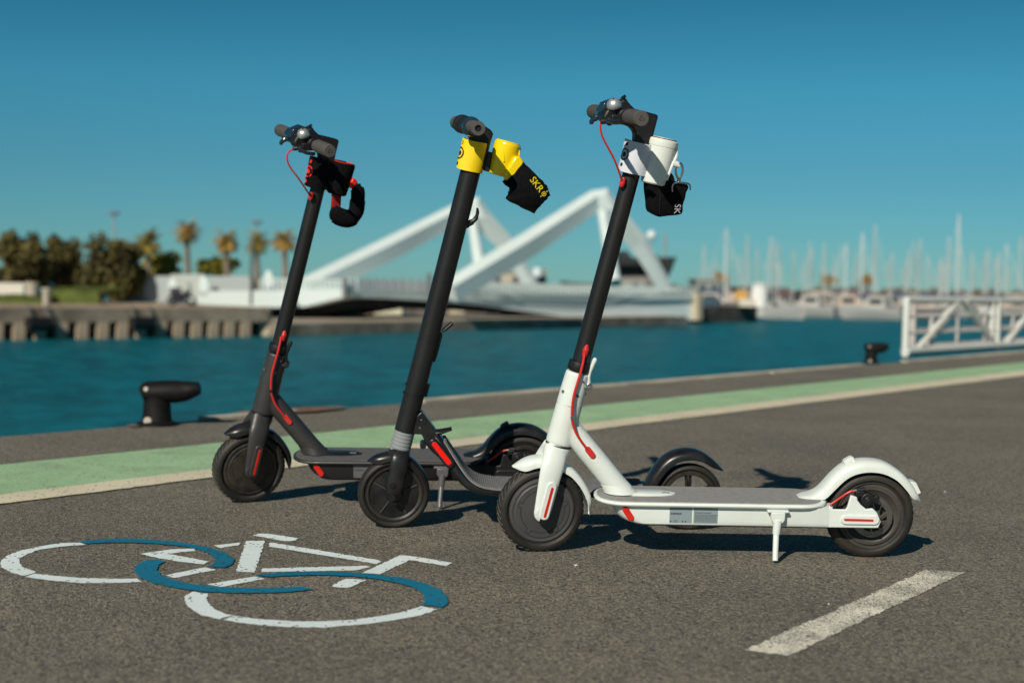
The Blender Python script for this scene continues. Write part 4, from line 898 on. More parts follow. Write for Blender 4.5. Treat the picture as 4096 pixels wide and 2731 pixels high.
for u in us:
    d = ray(u, 335); # intersect with the quay front line
    A2 = P0; t_ = (A2.x*d.y - A2.y*d.x)/(d1.y*d.x - d1.x*d.y); c = P0 + d1*t_
    mb = MB(); mb.box((0, .35, 0), (.46, .7, QZ - .56 - WZ + .6)); mb.build('pillar', PIL, pil, smooth=0, basis=Matrix.Translation(-P0) @ Matrix.Translation((c.x, c.y, (QZ - .56 + WZ)/2 - .3)) @ Matrix.Rotation(math.atan2(d1.y, d1.x), 4, 'Z'))
for (u0, u1, lab) in ((190/7.84, 370/7.84, 'left'), (1005/7.84, 1170/7.84, 'right')):
    q_ = []
    for u in (u0, u1):
        d = ray(u, 320); t_ = (P0.x*d.y - P0.y*d.x)/(d1.y*d.x - d1.x*d.y); q_.append(P0 + d1*t_)
    c = (q_[0]+q_[1])/2; L_ = (q_[1]-q_[0]).length
    e = empty('dock_fender', Vector((c.x, c.y, QZ - .6)), f'black rubber dock fender hanging on the far quay wall, the {lab} one of two', 'dock fender', 'rubber fenders on the far quay')
    Mr = Matrix.Rotation(math.atan2(d1.y, d1.x), 4, 'Z')
    mb = MB(); mb.tube([(-L_/2, -.28, 0), (L_/2, -.28, 0)], .27, 16, M=Mr); mb.build('bumper', BLACKPL, e)
    mb = MB()
    for x in (-L_*.4, L_*.4): mb.tube([(x, -.28, .2), (x, -.06, .75)], .04, 6, M=Mr)
    mb.build('chain', ALU, e)
mb = MB(); pc = gnd(265.3, 335.6, WZ); mb.box((0, 0, 0), (.46, .5, 1.62)); o = mb.build('concrete_pier', mat('cream_pier', (.50, .43, .31), .9, var=.1, vscale=1), None, smooth=0, bevel=.05)
o.location = (pc.x, pc.y, WZ + .48); tag(o, 'cream concrete pier at the right end of the far left quay, beside the bridge', 'pier')

# grass, low wall, hedge on the left bank
GRASS = mat('lawn', (0.085, 0.11, 0.02), 0.95, var=0.3, vscale=1.5)
zq = QZ + .05
def quad(u0, u1, y0, y1): return [Vector((at(u0, 300, y0).x, y0, 0)), Vector((at(u1, 300, y0).x, y0, 0)), Vector((at(u1, 300, y1).x, y1, 0)), Vector((at(u0, 300, y1).x, y1, 0))]
def lawn(u0, u1, y0, y1, h, label):
    P = quad(u0, u1, y0, y1); c = sum(P, Vector())/4; mb = MB(); rl = random.Random(4)
    rings = [[(p.x-c.x, p.y-c.y, 0) for p in P], [(p.x-c.x, p.y-c.y, h*.7) for p in P], [((p.x-c.x)*.93, (p.y-c.y)*.9, h) for p in P]]
    mb.loft(rings)
    for i in range(900):
        x = rl.uniform(P[0].x, P[1].x)-c.x; y = rl.uniform(y0, y1)-c.y; z = h*.95; a_ = rl.uniform(0, 6.28); s_ = .06
        mb.add([(x-s_*math.cos(a_), y-s_*math.sin(a_), z), (x+s_*math.cos(a_), y+s_*math.sin(a_), z), (x, y, z+rl.uniform(.08, .2))], [(0, 1, 2)])
    o = mb.build('grass_bank', GRASS, None, smooth=0); o.location = (c.x, c.y, zq); o['kind'] = 'stuff'; o['label'] = label
lawn(50, 99, 62, 66, .62, 'mown grass bank between the trees on the far left quay')
lawn(-14, 42, 60, 64, .25, 'grass strip in front of the low white wall on the far left quay')
mb = MB(); P = quad(-12, 23.5, 66, 66.4); mb.loft([[(p.x, p.y, zq) for p in P], [(p.x, p.y, zq + .85) for p in P]]); o = mb.build('low_wall', mat('white_wall', (.62, .60, .52), .9), None, smooth=0)
tag(o, 'low white wall behind the grass at the far left edge', 'wall')
mb = MB(); c = at(32, 295, 61); mb.tube([(0,0,0),(0,0,.75)], .28, 14); mb.tube([(0,0,.75),(0,0,.92)], .32, 14); o = mb.build('litter_bin', mat('bin_beige', (.45, .40, .32), .8), None); o.location = (c.x, 61, zq); tag(o, 'round beige litter bin under the leftmost trees', 'bin')
mb = MB(); c = at(46, 305, 57); mb.tube([(0,0,0),(0,0,.62)], .13, 10); mb.box((0,0,.66), (.32,.3,.1)); o = mb.build('concrete_post', mat('bin_beige', (.4, .4, .4)), None); o.location = (c.x, 57, zq); tag(o, 'short pale post standing at the edge of the far quay beside the grass bank', 'post')

LEAF = [mat('leaf_olive', (0.105, 0.088, 0.020), 0.8, var=0.45, vscale=.8), mat('leaf_dark', (0.065, 0.056, 0.018), 0.8, var=0.4, vscale=.8), mat('leaf_bright', (0.27, 0.245, 0.022), 0.8, var=0.3, vscale=.8)]
BARK = mat('bark', (0.05, 0.036, 0.026), 0.95, var=0.3, vscale=4)
def crown(mb, c, rx, ry, rz, n, s, rg, gap=.3):
    lobes = [(rg.uniform(-.68, .68), rg.uniform(-.6, .6), rg.uniform(-.62, .6), rg.uniform(.30, .58)) for _ in range(20)]
    for i in range(n):
        l = rg.choice(lobes); d = Vector((rg.gauss(0, 1), rg.gauss(0, 1), rg.gauss(0, 1))).normalized()*(rg.random()**.45)*l[3]
        p = Vector((c[0] + (l[0]+d.x)*rx, c[1] + (l[1]+d.y)*ry, c[2] + (l[2]+d.z)*rz))
        a = Vector((rg.gauss(0, 1), rg.gauss(0, 1), rg.gauss(0, 1))).normalized(); b = a.cross(Vector((rg.gauss(0, 1), rg.gauss(0, 1), rg.gauss(0, 1)))).normalized(); q = s*rg.uniform(.6, 1.3)
        mb.add([p - a*q, p + b*q*.6, p + a*q, p - b*q*.6], [(0, 1, 2, 3)])
def tree(vx, vy, rx, ry, Y, base_vx, leaf, label, n=2600, seed=1):
    rg = random.Random(seed); k = Y/3267
    cc = atv(vx, vy, Y); bb = atv(base_vx, 690, Y); base = Vector((bb.x, Y, zq))
    r_ = empty('broadleaf_tree', base, label, 'tree', 'trees on the far left quay'); c = cc - base
    mb = MB(); crown(mb, c, rx*k, rx*k*.9, ry*k, n, .17, rg); mb.build('crown', leaf, r_, smooth=0)
    mb = MB(); mb.tube(smooth_path([(0,0,-.1), (c.x*.15, 0, c.z*.25), (c.x*.6, .05, c.z*.55), (c.x, 0, c.z)], 4), [.24, .17, .13, .05], 10)
    for i in range(6):
        a = rg.uniform(0, 6.28); s0 = Vector((c.x*.6, .05, c.z*.55)); e = Vector((c.x + rx*k*.6*math.cos(a), rx*k*.5*math.sin(a), c.z + ry*k*rg.uniform(-.2, .5))); mb.tube([s0, s0.lerp(e, .5) + Vector((0,0,.15)), e], [.09, .06, .02], 7)
    mb.build('trunk', BARK, r_)
tree(55, 603, 54, 74, 70, 88, LEAF[0], 'tall olive-green tree at the far left edge with a forked crown', 3800, 1)
tree(8, 645, 34, 40, 72, 6, LEAF[1], 'low dark bush-like tree cut by the left edge of the photo', 2000, 2)
tree(143, 608, 42, 68, 73, 150, LEAF[0], 'second tree from the left with a narrow upright crown', 3000, 3)
tree(195, 645, 40, 38, 76, 200, LEAF[1], 'low dark tree between the two bigger trees on the left quay', 2000, 4)
tree(262, 614, 70, 70, 68, 226, LEAF[0], 'broad round tree with leaning trunk above the grass bank', 4600, 5)
tree(372, 612, 40, 32, 78, 372, LEAF[2], 'low bright green shrub tree under the leftmost palm', 1600, 6)
tree(505, 612, 52, 22, 82, 505, LEAF[2], 'low spreading yellow-green bush behind the pale barrier', 2000, 7)
PALM = mat('palm_fronds', (0.36, 0.22, 0.045), 0.8, var=0.5, vscale=1.2); PALM2 = mat('palm_fronds_green', (0.29, 0.22, 0.035), 0.8, var=0.4, vscale=1.2); PTR = mat('palm_trunk', (0.20, 0.155, 0.12), 0.95, var=0.3, vscale=3)
def palm(vx, vy, rv, Y, label, seed, m=PALM, droop=1.0):
    rg = random.Random(seed); k = Y/3267; top = atv(vx, vy, Y); bb = atv(vx, 690, Y); base = Vector((bb.x, Y, zq)); c = top - base; r_ = empty('palm_tree', base, label, 'palm tree', 'palms on the far left quay')
    mb = MB(); mb.tube(smooth_path([(0,0,-.1), (.04,0,c.z*.3), (c.x*.6,0,c.z*.7), (c.x,0,c.z)], 4), [.24, .18, .15, .19], 12); mb.build('trunk', PTR, r_)
    mb = MB(); Lf = rv*k*1.3
    for i in range(64):
        a = rg.uniform(0, 6.28); el = rg.uniform(-.5, 1.4); L2 = Lf*rg.uniform(.75, 1.1); P = c.copy(); d = Vector((math.cos(a)*math.cos(el), math.sin(a)*math.cos(el), math.sin(el))); st = 7; prev = P.copy()
        for j in range(st):
            d = (d + Vector((0, 0, -.20*droop))).normalized(); nxt = prev + d*(L2/st); side = d.cross(Vector((0, 0, 1))).normalized(); f = math.sin(math.pi*(j+.8)/(st+.6))*L2*.26
            for sg in (-1, 1):
                for q in range(2):
                    s0 = prev.lerp(nxt, q/2); tip = s0 + side*sg*f + d*f*.5 + Vector((0,0,-f*.45)); w2 = d*(L2/st*.42)
                    mb.add([s0, s0 + w2, tip], [(0, 1, 2)])
            prev = nxt
    mb.build('crown', m, r_, smooth=0)
palm(340, 558, 34, 76, 'leftmost palm, partly behind the round tree', 11, PALM2)
palm(430, 532, 31, 80, 'slim palm with a small ragged crown, second palm from the left', 12)
palm(520, 550, 33, 80, 'palm with a dense brownish crown above the yellow-green bush', 13, PALM, 1.3)
palm(590, 556, 30, 86, 'palm behind the lamp mast, fourth from the left', 14, PALM2, 1.2)
palm(654, 550, 31, 80, 'palm just left of the dark stem of the leftmost scooter', 15)
MASTG = mat('mast_grey', (0.30, 0.32, 0.33), 0.5)
def lampmast(vx, vtop, Y, label):
    b = atv(vx, 690, Y); t_ = atv(vx, vtop, Y); h_ = t_.z - zq; r_ = empty('lamp_mast', Vector((b.x, Y, zq)), label, 'lamp mast', 'tall lamp masts on the far quay')
    mb = MB(); mb.tube([(0,0,0), (t_.x-b.x, 0, h_)], [.11, .06], 10); mb.build('pole', MASTG, r_)
    mb = MB()
    for i in range(6):
        a = i*math.pi/3; mb.box((t_.x-b.x + .28*math.cos(a), .28*math.sin(a), h_ - .05), (.2, .2, .16)); mb.tube([(t_.x-b.x, 0, h_-.1), (t_.x-b.x+.28*math.cos(a), .28*math.sin(a), h_-.05)], .025, 5)
    mb.build('floodlights', mat('lamp_grey', (.16, .17, .18), .5), r_)
lampmast(262, 488, 95, 'slender lamp mast rising behind the broad round tree')
lampmast(590, 508, 95, 'slender lamp mast rising behind the fourth palm')

# people and a parked moped on the far quay, blurred by distance
def moped():
    Y = 62; b = atv(418, 700, Y); r_ = empty('parked_moped', Vector((b.x, Y, zq)), 'dark moped parked on the far quay before the white bridge ramp', 'moped')
    for x in (-.42, .42):
        mb = MB(); mb.lathe([(.12, -.05), (.21, -.05), (.23, 0), (.21, .05), (.12, .05)], 20, (x, 0, .23), close=True); mb.build('wheel', RUBBER, r_)
    mb = MB(); mb.tube(smooth_path([(-.5,0,.55),(-.3,0,.60),(0,0,.38),(.22,0,.36),(.36,0,.70)], 4), [.10,.17,.13,.08,.07], 12, ry=[.12,.16,.13,.1,.08]); mb.build('body', mat('moped_dark', (.02,.015,.03), .4), r_)
    mb = MB(); mb.box((-.28, 0, .74), (.5, .24, .1)); mb.build('seat', BLACKPL, r_, bevel=.03)
    mb = MB(); mb.tube([(.36,0,.68),(.30,0,.95)], .03, 8); mb.tube([(.30,-.28,.97),(.30,.28,.97)], .02, 8); mb.build('handlebar', BLACKPL, r_)
moped()

# ------------------------------------------------------------------ bridge
BW = mat('bridge_white', (0.66, 0.75, 0.74), 0.5, var=0.05, vscale=.3); BG = mat('bridge_glass_panel', (0.40, 0.44, 0.44), 0.8); BG2 = mat('bridge_rail', (0.80, 0.86, 0.85), 0.8)
bc = atv(1100, 690, 82)
bridge = empty('swing_bridge', Vector((bc.x, bc.y, WZ)), 'white swing bridge with two tall pointed arches and long railings across the harbour', 'bridge')
BT = Matrix.Translation(-Vector((bc.x, bc.y, WZ)))
def bd(v): return 71 + max(0, v - 795)*(97 - 71)/(1605 - 795)      # distance of the near side of the deck under view column v
def leg(mb, pts, r0, asp=.75): mb.tube([atv(x, y, Y) for x, y, Y in pts], r0, 5, ry=[q*asp for q in r0], up=(0, 1, 0))
def beam_arch(name, foot, apex, strut, right, Ya, Yb, Yc, Ys, th):
    mb = MB(); L_ = [atv(foot[0], foot[1], Ya), atv((foot[0]+apex[0])/2, (foot[1]+apex[1])/2 + 4, (Ya+Yb)/2), atv(apex[0]-14, apex[1]+9, Yb), atv(apex[0]+6, apex[1]+4, Yb), atv(apex[0]+24, apex[1]+30, Yb + (Yc-Yb)*.1), atv((right[0]+apex[0])/2+14, (right[1]+apex[1])/2, (Yb+Yc)/2), atv(right[0], right[1], Yc)]
    rings = []
    for i, (p, q) in enumerate(zip(L_, [th*1.0, th*1.05, th*.92, th*.98, th*.95, th*.8, th*.62])):
        t = (L_[min(i+1, 6)] - L_[max(i-1, 0)]).normalized(); a = t.cross(Vector((0, 0, 1)) if i < 4 else Vector((1, 0, .2))).normalized(); b = a.cross(t)
        if a.y > 0: a = -a
        if b.z < 0 or (abs(b.z) < .3 and b.x < 0): b = -b
        rings.append([p + a*x_*q + b*y_*q for x_, y_ in ((1.0, .42), (.25, 1.0), (-.9, .5), (-.7, -.6), (.62, -1.0))])
    mb.loft(rings); mb.build(name, BW, bridge, smooth=0, basis=BT)
    mb = MB(); mb.tube([atv(strut[0], strut[1], Ys), atv(strut[2], strut[3], Ys - 3)], [th*.42, th*.58], 8); mb.build('arch_strut', BW, bridge, basis=BT)
beam_arch('arch', (700, 662), (1082, 470), (1082, 490, 1102, 612), (1222, 655), 76, 84, 86, 84, .62)
beam_arch('arch', (1030, 668), (1376, 452), (1382, 478, 1412, 650), (1528, 660), 73, 79, 81, 79, .64)
# deck sides, dark soffit, railings
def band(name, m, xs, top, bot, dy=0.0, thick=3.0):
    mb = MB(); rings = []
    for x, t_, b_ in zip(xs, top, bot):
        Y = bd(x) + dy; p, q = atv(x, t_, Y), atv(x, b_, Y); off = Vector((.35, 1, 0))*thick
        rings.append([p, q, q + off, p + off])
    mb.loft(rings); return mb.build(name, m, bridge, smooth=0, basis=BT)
band('deck_side', BW, [390, 500, 600, 700, 792], [668, 668, 667, 665, 662], [693, 702, 707, 704, 682], thick=9)
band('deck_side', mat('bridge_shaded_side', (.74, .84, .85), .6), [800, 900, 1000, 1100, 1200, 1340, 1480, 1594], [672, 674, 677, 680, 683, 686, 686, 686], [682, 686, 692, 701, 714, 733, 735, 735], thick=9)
band('deck_edge', BW, [800, 1000, 1200, 1400, 1594], [668, 671, 676, 678, 679], [674, 679, 684, 688, 688], dy=-.3, thick=.3)
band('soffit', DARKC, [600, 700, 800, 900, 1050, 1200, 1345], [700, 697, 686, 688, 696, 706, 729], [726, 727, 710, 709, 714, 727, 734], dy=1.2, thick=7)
band('glass_parapet', BG, [390, 470, 580], [634, 634, 636], [668, 668, 667], dy=.4, thick=.15)
band('glass_parapet', BG2, [800, 860, 930, 1000], [640, 642, 645, 648], [668, 670, 672, 674], dy=.4, thick=.12)
band('glass_parapet', BG2, [1000, 1150, 1300, 1450, 1594], [652, 655, 659, 662, 664], [672, 675, 678, 680, 681], dy=.5, thick=.12)
for x0_, x1_, st_, t0, t1, b0, b1, wd in ((1006, 1600, 9, 647, 661, 674, 681, .09), (600, 790, 11, 641, 645, 666, 664, .08)):
    x = x0_
    while x < x1_:
        f = (x - x0_)/(x1_ - x0_); Y = bd(x) + .1; mb = MB(); mb.tube([atv(x, b0 + (b1-b0)*f, Y), atv(x, t0 + (t1-t0)*f, Y)], wd, 4); mb.build('railing_post', BW, bridge, smooth=0, basis=BT); x += st_
    mb = MB(); mb.tube([atv(x0_, t0, bd(x0_) + .1), atv(x1_, t1, bd(x1_) + .1)], .05, 6); mb.build('handrail', BW, bridge, basis=BT)
    mb = MB(); mb.tube([atv(x0_, (t0+b0)/2, bd(x0_) + .1), atv(x1_, (t1+b1)/2, bd(x1_) + .1)], .03, 6); mb.build('handrail', BW, bridge, basis=BT)
for x in (804, 820, 842, 862, 882, 902, 922, 942, 962, 982):
    mb = MB(); Y = bd(x); mb.tube([atv(x, 671, Y), atv(x, 638, Y)], .07, 4); mb.build('railing_post', BW if x < 830 else MASTG, bridge, smooth=0, basis=BT)
for x in (792, 985): mb = MB(); Y = bd(x) - .3; mb.tube([atv(x, 682, Y), atv(x, 628 if x > 900 else 640, Y)], .14, 6); mb.build('dark_post', mat('lamp_grey', (.2,.2,.2)), bridge, smooth=0, basis=BT)
# barrier panels and control posts on the ramp
for i, (x0_, x1_, t_, b_, Y, m) in enumerate(((250, 330, 660, 694, 70, BG), (330, 392, 634, 694, 69, BG), (392, 470, 630, 680, 68.4, mat('weathered_panel', (.46, .50, .46), .8)), (470, 580, 634, 668, 68, BG))):
    mb = MB(); rings = [[atv(x, y, Y) for y in (t_, b_)] + [atv(x, y, Y) + Vector((0, .2, 0)) for y in (b_, t_)] for x in (x0_, x1_)]; mb.loft(rings)
    c = rings[0][0].lerp(rings[1][1], .5); o = mb.build('barrier_panel', m, None, smooth=0, basis=None); 
    tag(o, ['grey barrier panel, leftmost and lowest, beside the round tree', 'grey barrier panel, second from the left, behind the quay', 'pale barrier panel behind the parked moped', 'grey-blue barrier panel below the yellow-green bush'][i], 'barrier', 'barrier panels at the foot of the bridge')
for (x, t_, b_, Y, wd, m, lab) in ((577, 545, 700, 66, .075, mat('post_grey', (.10, .12, .11), .6), 'grey control post with a box at the left end of the bridge'), (398, 640, 672, 67.5, .16, BW, 'short white post at the left end of the pale barrier'), (470, 636, 672, 67.2, .2, BW, 'short white post between the barrier panels'), (618, 622, 662, 69, .19, BW, 'white rounded bollard light on the bridge deck left of the leftmost scooter stem')):
    b = atv(x, b_, Y); t2 = atv(x, t_, Y); mb = MB(); mb.tube([(0,0,0), (0,0,(t2.z-b.z)*.8), (0,0,t2.z-b.z)], [wd, wd, wd*.7], 10); mb.box((0, -wd*.5, (t2.z-b.z)*.45), (wd*2.4, wd, .5)); o = mb.build('control_post', m, None, smooth=0); o.location = b; tag(o, lab, 'post')
# low quay under the bridge and the land behind it
zb = -1.28
B0 = P1 + Vector((0.5, -.2, 0)); B1 = gnd(688, 323.8, WZ); db_ = (B1-B0).normalized(); nb_ = Vector((-db_.y, db_.x, 0))
o = slab('bridge_quay', [B0, B1, B1 + nb_*9, B0 + nb_*9], WZ - 1, zb, FQ); o['kind'] = 'structure'
o = slab('bridge_quay_top', [B0 + nb_*.3, B1 + nb_*.3, B1 + nb_*8.9, B0 + nb_*8.9], zb, zb + .04, mat('pale_ledge', (.40, .34, .27), .95, var=.15, vscale=.4)); o['kind'] = 'structure'
for i, (x, w_, t_, b_, Y, cc) in enumerate(((832, 60, 708, 723, 88, (.42,.28,.17)), (892, 70, 707, 724, 88, (.66,.62,.45)), (1050, 36, 712, 726, 92, (.6,.52,.36)), (1120, 28, 716, 728, 93, (.5,.4,.3)))):
    p = atv(x - w_/2, b_, Y); q = atv(x + w_/2, t_, Y); mb = MB(); mb.box((0, 0, (q.z-p.z)/2), (q.x-p.x, 2.0, q.z-p.z)); mb.box((0, -1.02, (q.z-p.z)*.45), ((q.x-p.x)*.3, .04, (q.z-p.z)*.7))
    o = mb.build('container', mat(f'container_{i}', cc, .7), None, smooth=0, bevel=.05); o.location = ((p.x+q.x)/2, Y, p.z)
    tag(o, ['orange-brown container under the left half of the bridge', 'pale yellow container under the left half of the bridge', 'beige block on the quay under the middle of the bridge', 'small brownish block on the quay right of the beige one'][i], 'container')
# right block of quay, white light tower, cabin
zr = CAM_H - (18.5)/1422*100
R0 = gnd(699, 323.2, WZ); R1 = gnd(757, 321.4, WZ); dr = (R1-R0).normalized(); nr = Vector((-dr.y, dr.x, 0))
o = slab('harbour_mole', [R0, R1, R1 + nr*40, R0 + nr*40], WZ - 1, zr, mat('mole_stone', (.13, .105, .085), .95, var=.4, vscale=.6)); o['kind'] = 'structure'
pb = atv(1600, 735, 96.5); pt = atv(1600, 672, 96.5); mb = MB(); mb.tube([(0,0,0), (0,0,(pt.z-pb.z)*.97), (0,0,pt.z-pb.z)], [.40,.34,.38], 4); o = mb.build('bridge_pier', mat('cream_pier', (.6,.5,.3)), None, smooth=0); o.location = pb; tag(o, 'cream pier at the right end of the white bridge', 'pier')
tw = empty('light_tower', Vector((atv(1744, 712, 104).x, 104, zr)), 'white round light tower at the end of the mole, left of the marina masts', 'light tower'); th_ = atv(1744, 650, 104).z - zr
mb = MB(); mb.lathe([(.62, 0), (.62, th_*.92), (.50, th_*.96), (0, th_)], 20, axis='Z'); mb.build('tower', mat('tower_white', (.80, .80, .76), .7), tw); mb = MB(); mb.box((-1.0, 0, th_*.16), (1.1, 1.3, th_*.34)); mb.build('cabin', mat('cream_cabin', (.66,.6,.48), .8), tw, smooth=0, bevel=.04)
mb = MB(); mb.lathe([(.68, th_*.88), (.68, th_*.90)], 20, axis='Z'); mb.build('gallery', MASTG, tw)
c = atv(1702, 700, 104.5); sb = empty('sign_board', Vector((c.x, 104.5, zr)), 'ochre yellow board standing left of the white light tower', 'board'); h_ = atv(1702, 668, 104.5).z - zr
mb = MB(); mb.box((0, 0, h_*.65), (.8, .1, h_*.7)); mb.build('panel', mat('ochre', (.55,.30,.05), .7), sb, smooth=0); mb = MB(); mb.box((-.3, 0, h_*.17), (.08, .08, h_*.34)); mb.box((.3, 0, h_*.17), (.08, .08, h_*.34)); mb.build('legs', ALU, sb, smooth=0)

# ship behind the right arch, buildings behind the bridge
SH = mat('ship_dark', (.006, .009, .010), .6); SHG = mat('ship_grey', (.16, .16, .15), .6); SHD = mat('ship_brown', (.035, .028, .026), .6); YS = 150
ship = empty('ship', Vector((atv(1470, 690, YS).x, YS, WZ)), 'dark ship with raised bow and radar dome behind the right arch of the bridge', 'ship'); ST = Matrix.Translation(-Vector((atv(1470, 690, YS).x, YS, WZ)))
def vprism(mb, poly, Y, th): mb.loft([[atv(x, y, Y) for x, y in poly], [atv(x, y, Y) + Vector((0, th, 0)) for x, y in poly]])
mb = MB(); vprism(mb, [(1388, 690), (1388, 640), (1400, 636), (1500, 634), (1553, 592), (1545, 618), (1528, 645), (1530, 690)], YS, 6); mb.build('hull', SHG, ship, smooth=0, bevel=.3, basis=ST)
mb = MB(); vprism(mb, [(1395, 612), (1412, 590), (1470, 592), (1556, 590), (1548, 606), (1534, 640), (1500, 640), (1480, 612)], YS - .6, 7); mb.build('bow', SH, ship, smooth=0, bevel=.15, basis=ST)
mb = MB(); vprism(mb, [(1392, 640), (1392, 604), (1400, 590), (1420, 576), (1440, 576), (1460, 600), (1500, 606), (1500, 640)], YS + 1, 5); mb.build('superstructure', SHD, ship, smooth=0, basis=ST)
mb = MB(); vprism(mb, [(1482, 598), (1486, 586), (1510, 584), (1514, 598)], YS, 3); vprism(mb, [(1404, 590), (1408, 582), (1430, 580), (1436, 590)], YS, 3); mb.build('bridge_windows', mat('ship_glass', (.02,.05,.05), .2), ship, smooth=0, basis=ST)
mb = MB(); p = atv(1496, 541, YS + 2); mb.lathe([(0, -.55), (.35, -.45), (.55, -.1), (.5, .25), (.25, .5), (0, .58)], 20, M=Matrix.Translation(p), axis='Z'); mb.build('radar_dome', BW, ship, basis=ST)
mb = MB(); mb.tube([atv(1496, 590, YS + 2), p], .08, 8); mb.tube([atv(1527, 590, YS + 2), atv(1527, 536, YS + 2)], .14, 8); mb.build('mast', MASTG, ship, basis=ST)
def far_building(x0_, x1_, t_, b_, Y, m, label, rows=1):
    p, q = atv(x0_, b_, Y), atv(x1_, t_, Y); c = Vector(((p.x+q.x)/2, Y, p.z)); W_, H_ = q.x-p.x, q.z-p.z
    r_ = empty('harbour_building', c, label, 'building', 'low buildings behind the bridge'); mb = MB(); mb.box((0, 3, H_/2), (W_, 6, H_)); mb.build('wall', m, r_, smooth=0)
    mb = MB(); mb.box((0, 3, H_ + .08), (W_ + .3, 6.3, .16)); mb.build('roof', mat('roof_grey', (.35,.33,.3), .8), r_, smooth=0)
    nw = max(2, int(W_/1.3))
    for j in range(nw):
        mb = MB(); mb.box((-W_/2 + W_*(j+.5)/nw, -.03, H_*.55), (.6, .05, .6)); mb.build('window', mat('far_window', (.08,.1,.11), .2), r_, smooth=0)
far_building(1122, 1205, 627, 662, 135, mat('warehouse_sand', (.48,.42,.32), .85), 'sand-coloured warehouse behind the left foot of the right arch')
far_building(1228, 1254, 622, 668, 128, mat('kiosk_peach', (.62,.45,.33), .85), 'narrow peach building with a pale top behind the middle of the bridge')
far_building(1400, 1480, 646, 672, 138, mat('low_grey_block', (.42,.42,.37), .85), 'pale grey low building below the dark ship')
far_building(1600, 1655, 644, 680, 135, mat('low_grey_block2', (.26,.28,.25), .85), 'flat grey building right of the bridge end')
mb = MB(); p = atv(1235, 625, 127); mb.lathe([(0, 0), (.45, 0), (.5, .4), (.42, .75), (0, .85)], 18, axis='Z'); o = mb.build('water_tank', BW, None); o.location = p + Vector((0, 0, -.4)); tag(o, 'rounded white tank on top of the narrow peach building', 'tank')

# far bank with scrub behind the marina
rg = random.Random(8)
BRK = mat('breakwater_rock', (.22, .165, .13), .95, var=.5, vscale=.12)
mb = MB(); pr = []
for i in range(200):
    u = 545 + i*4.2; Y = 250 + 40*math.sin(i*.21); hh = rg.uniform(.8, 1.9); p = at(u, 300, Y)
    pr.append([(p.x, Y, WZ - .5), (p.x, Y - 3, WZ + .6), (p.x, Y, WZ + 1.5 + hh*.5), (p.x, Y + 6, WZ + 1.3 + hh*.5), (p.x, Y + 12, WZ - .5)])
mb.loft(pr); o = mb.build('far_shore', BRK, None, smooth=0); o['kind'] = 'structure'
mb = MB()
for i in range(130):
    u = rg.uniform(560, 1250); Y = 246; p = at(u, 300, Y); crown(mb, (p.x, Y, WZ + 2.1 + rg.uniform(0, .6)), rg.uniform(.8, 2), 1.4, rg.uniform(.3, .7), 60, .3, rg)
o = mb.build('shore_scrub', mat('scrub', (.11, .07, .025), .9, var=.5, vscale=.2), None, smooth=0); o['kind'] = 'stuff'; o['label'] = 'brown-green scrub along the far shore behind the marina'
for i, (vx, h_) in enumerate(((1655, 40), (1905, 34), (1990, 38), (1245+0, 20))):
    if i == 3: continue
    Y = 200; b = atv(vx, 690, Y); cc = empty('shore_tree', Vector((b.x, Y, WZ + 2)), ['small ochre-green tree on the shore right of the bridge end', 'small ochre tree on the shore behind the moored boats, left of the marina middle', 'small dark tree on the shore in the middle of the marina'][i], 'tree', 'small trees on the far shore')
    mb = MB(); crown(mb, (0, 0, 1.9), 1.1, 1, .9, 300, .3, rg); mb.build('crown', PALM, cc, smooth=0); mb = MB(); mb.tube([(0,0,-1),(0,0,1.8)], .15, 8); mb.build('trunk', BARK, cc)

# ------------------------------------------------------------------ marina: sailing boats and motor boats
HULLW = mat('hull_white', (.42, .42, .40), .5); HULLB = mat('hull_blue', (.03, .05, .10), .35); HULLG = mat('hull_grey', (.20, .19, .19), .5); SAILC = mat('sail_cover', (.05, .08, .16), .9); SAILY = mat('sail_cover_yellow', (.70, .42, .03), .8); SAILR = mat('sail_cover_red', (.16, .04, .05), .8); SPAR = mat('spar_alu', (.50, .51, .49), .5); SPARW = mat('spar_white', (.62, .64, .61), .45); CAB = mat('cabin_white', (.42, .40, .37), .6); CANV = mat('cabin_beige', (.50, .42, .36), .8); GLS = mat('boat_glass', (.02, .03, .035), .1)
def hull_mb(L, W, H):
    mb = MB(); rings = []
    for i in range(11):
        t = i/10; x = -L/2 + L*t; wd = W/2*(1 - max(0, (t-.55)/.45)**2.2)*(.82 + .18*min(1, t*4)); sh = H*(1 + .25*t*t)
        rings.append([(x, -wd, sh), (x + (.06*L*t*t), -wd*.86, sh*.45), (x - .02*L*t, 0, -.3), (x + (.06*L*t*t), wd*.86, sh*.45), (x, wd, sh)])
    return mb.loft(rings)
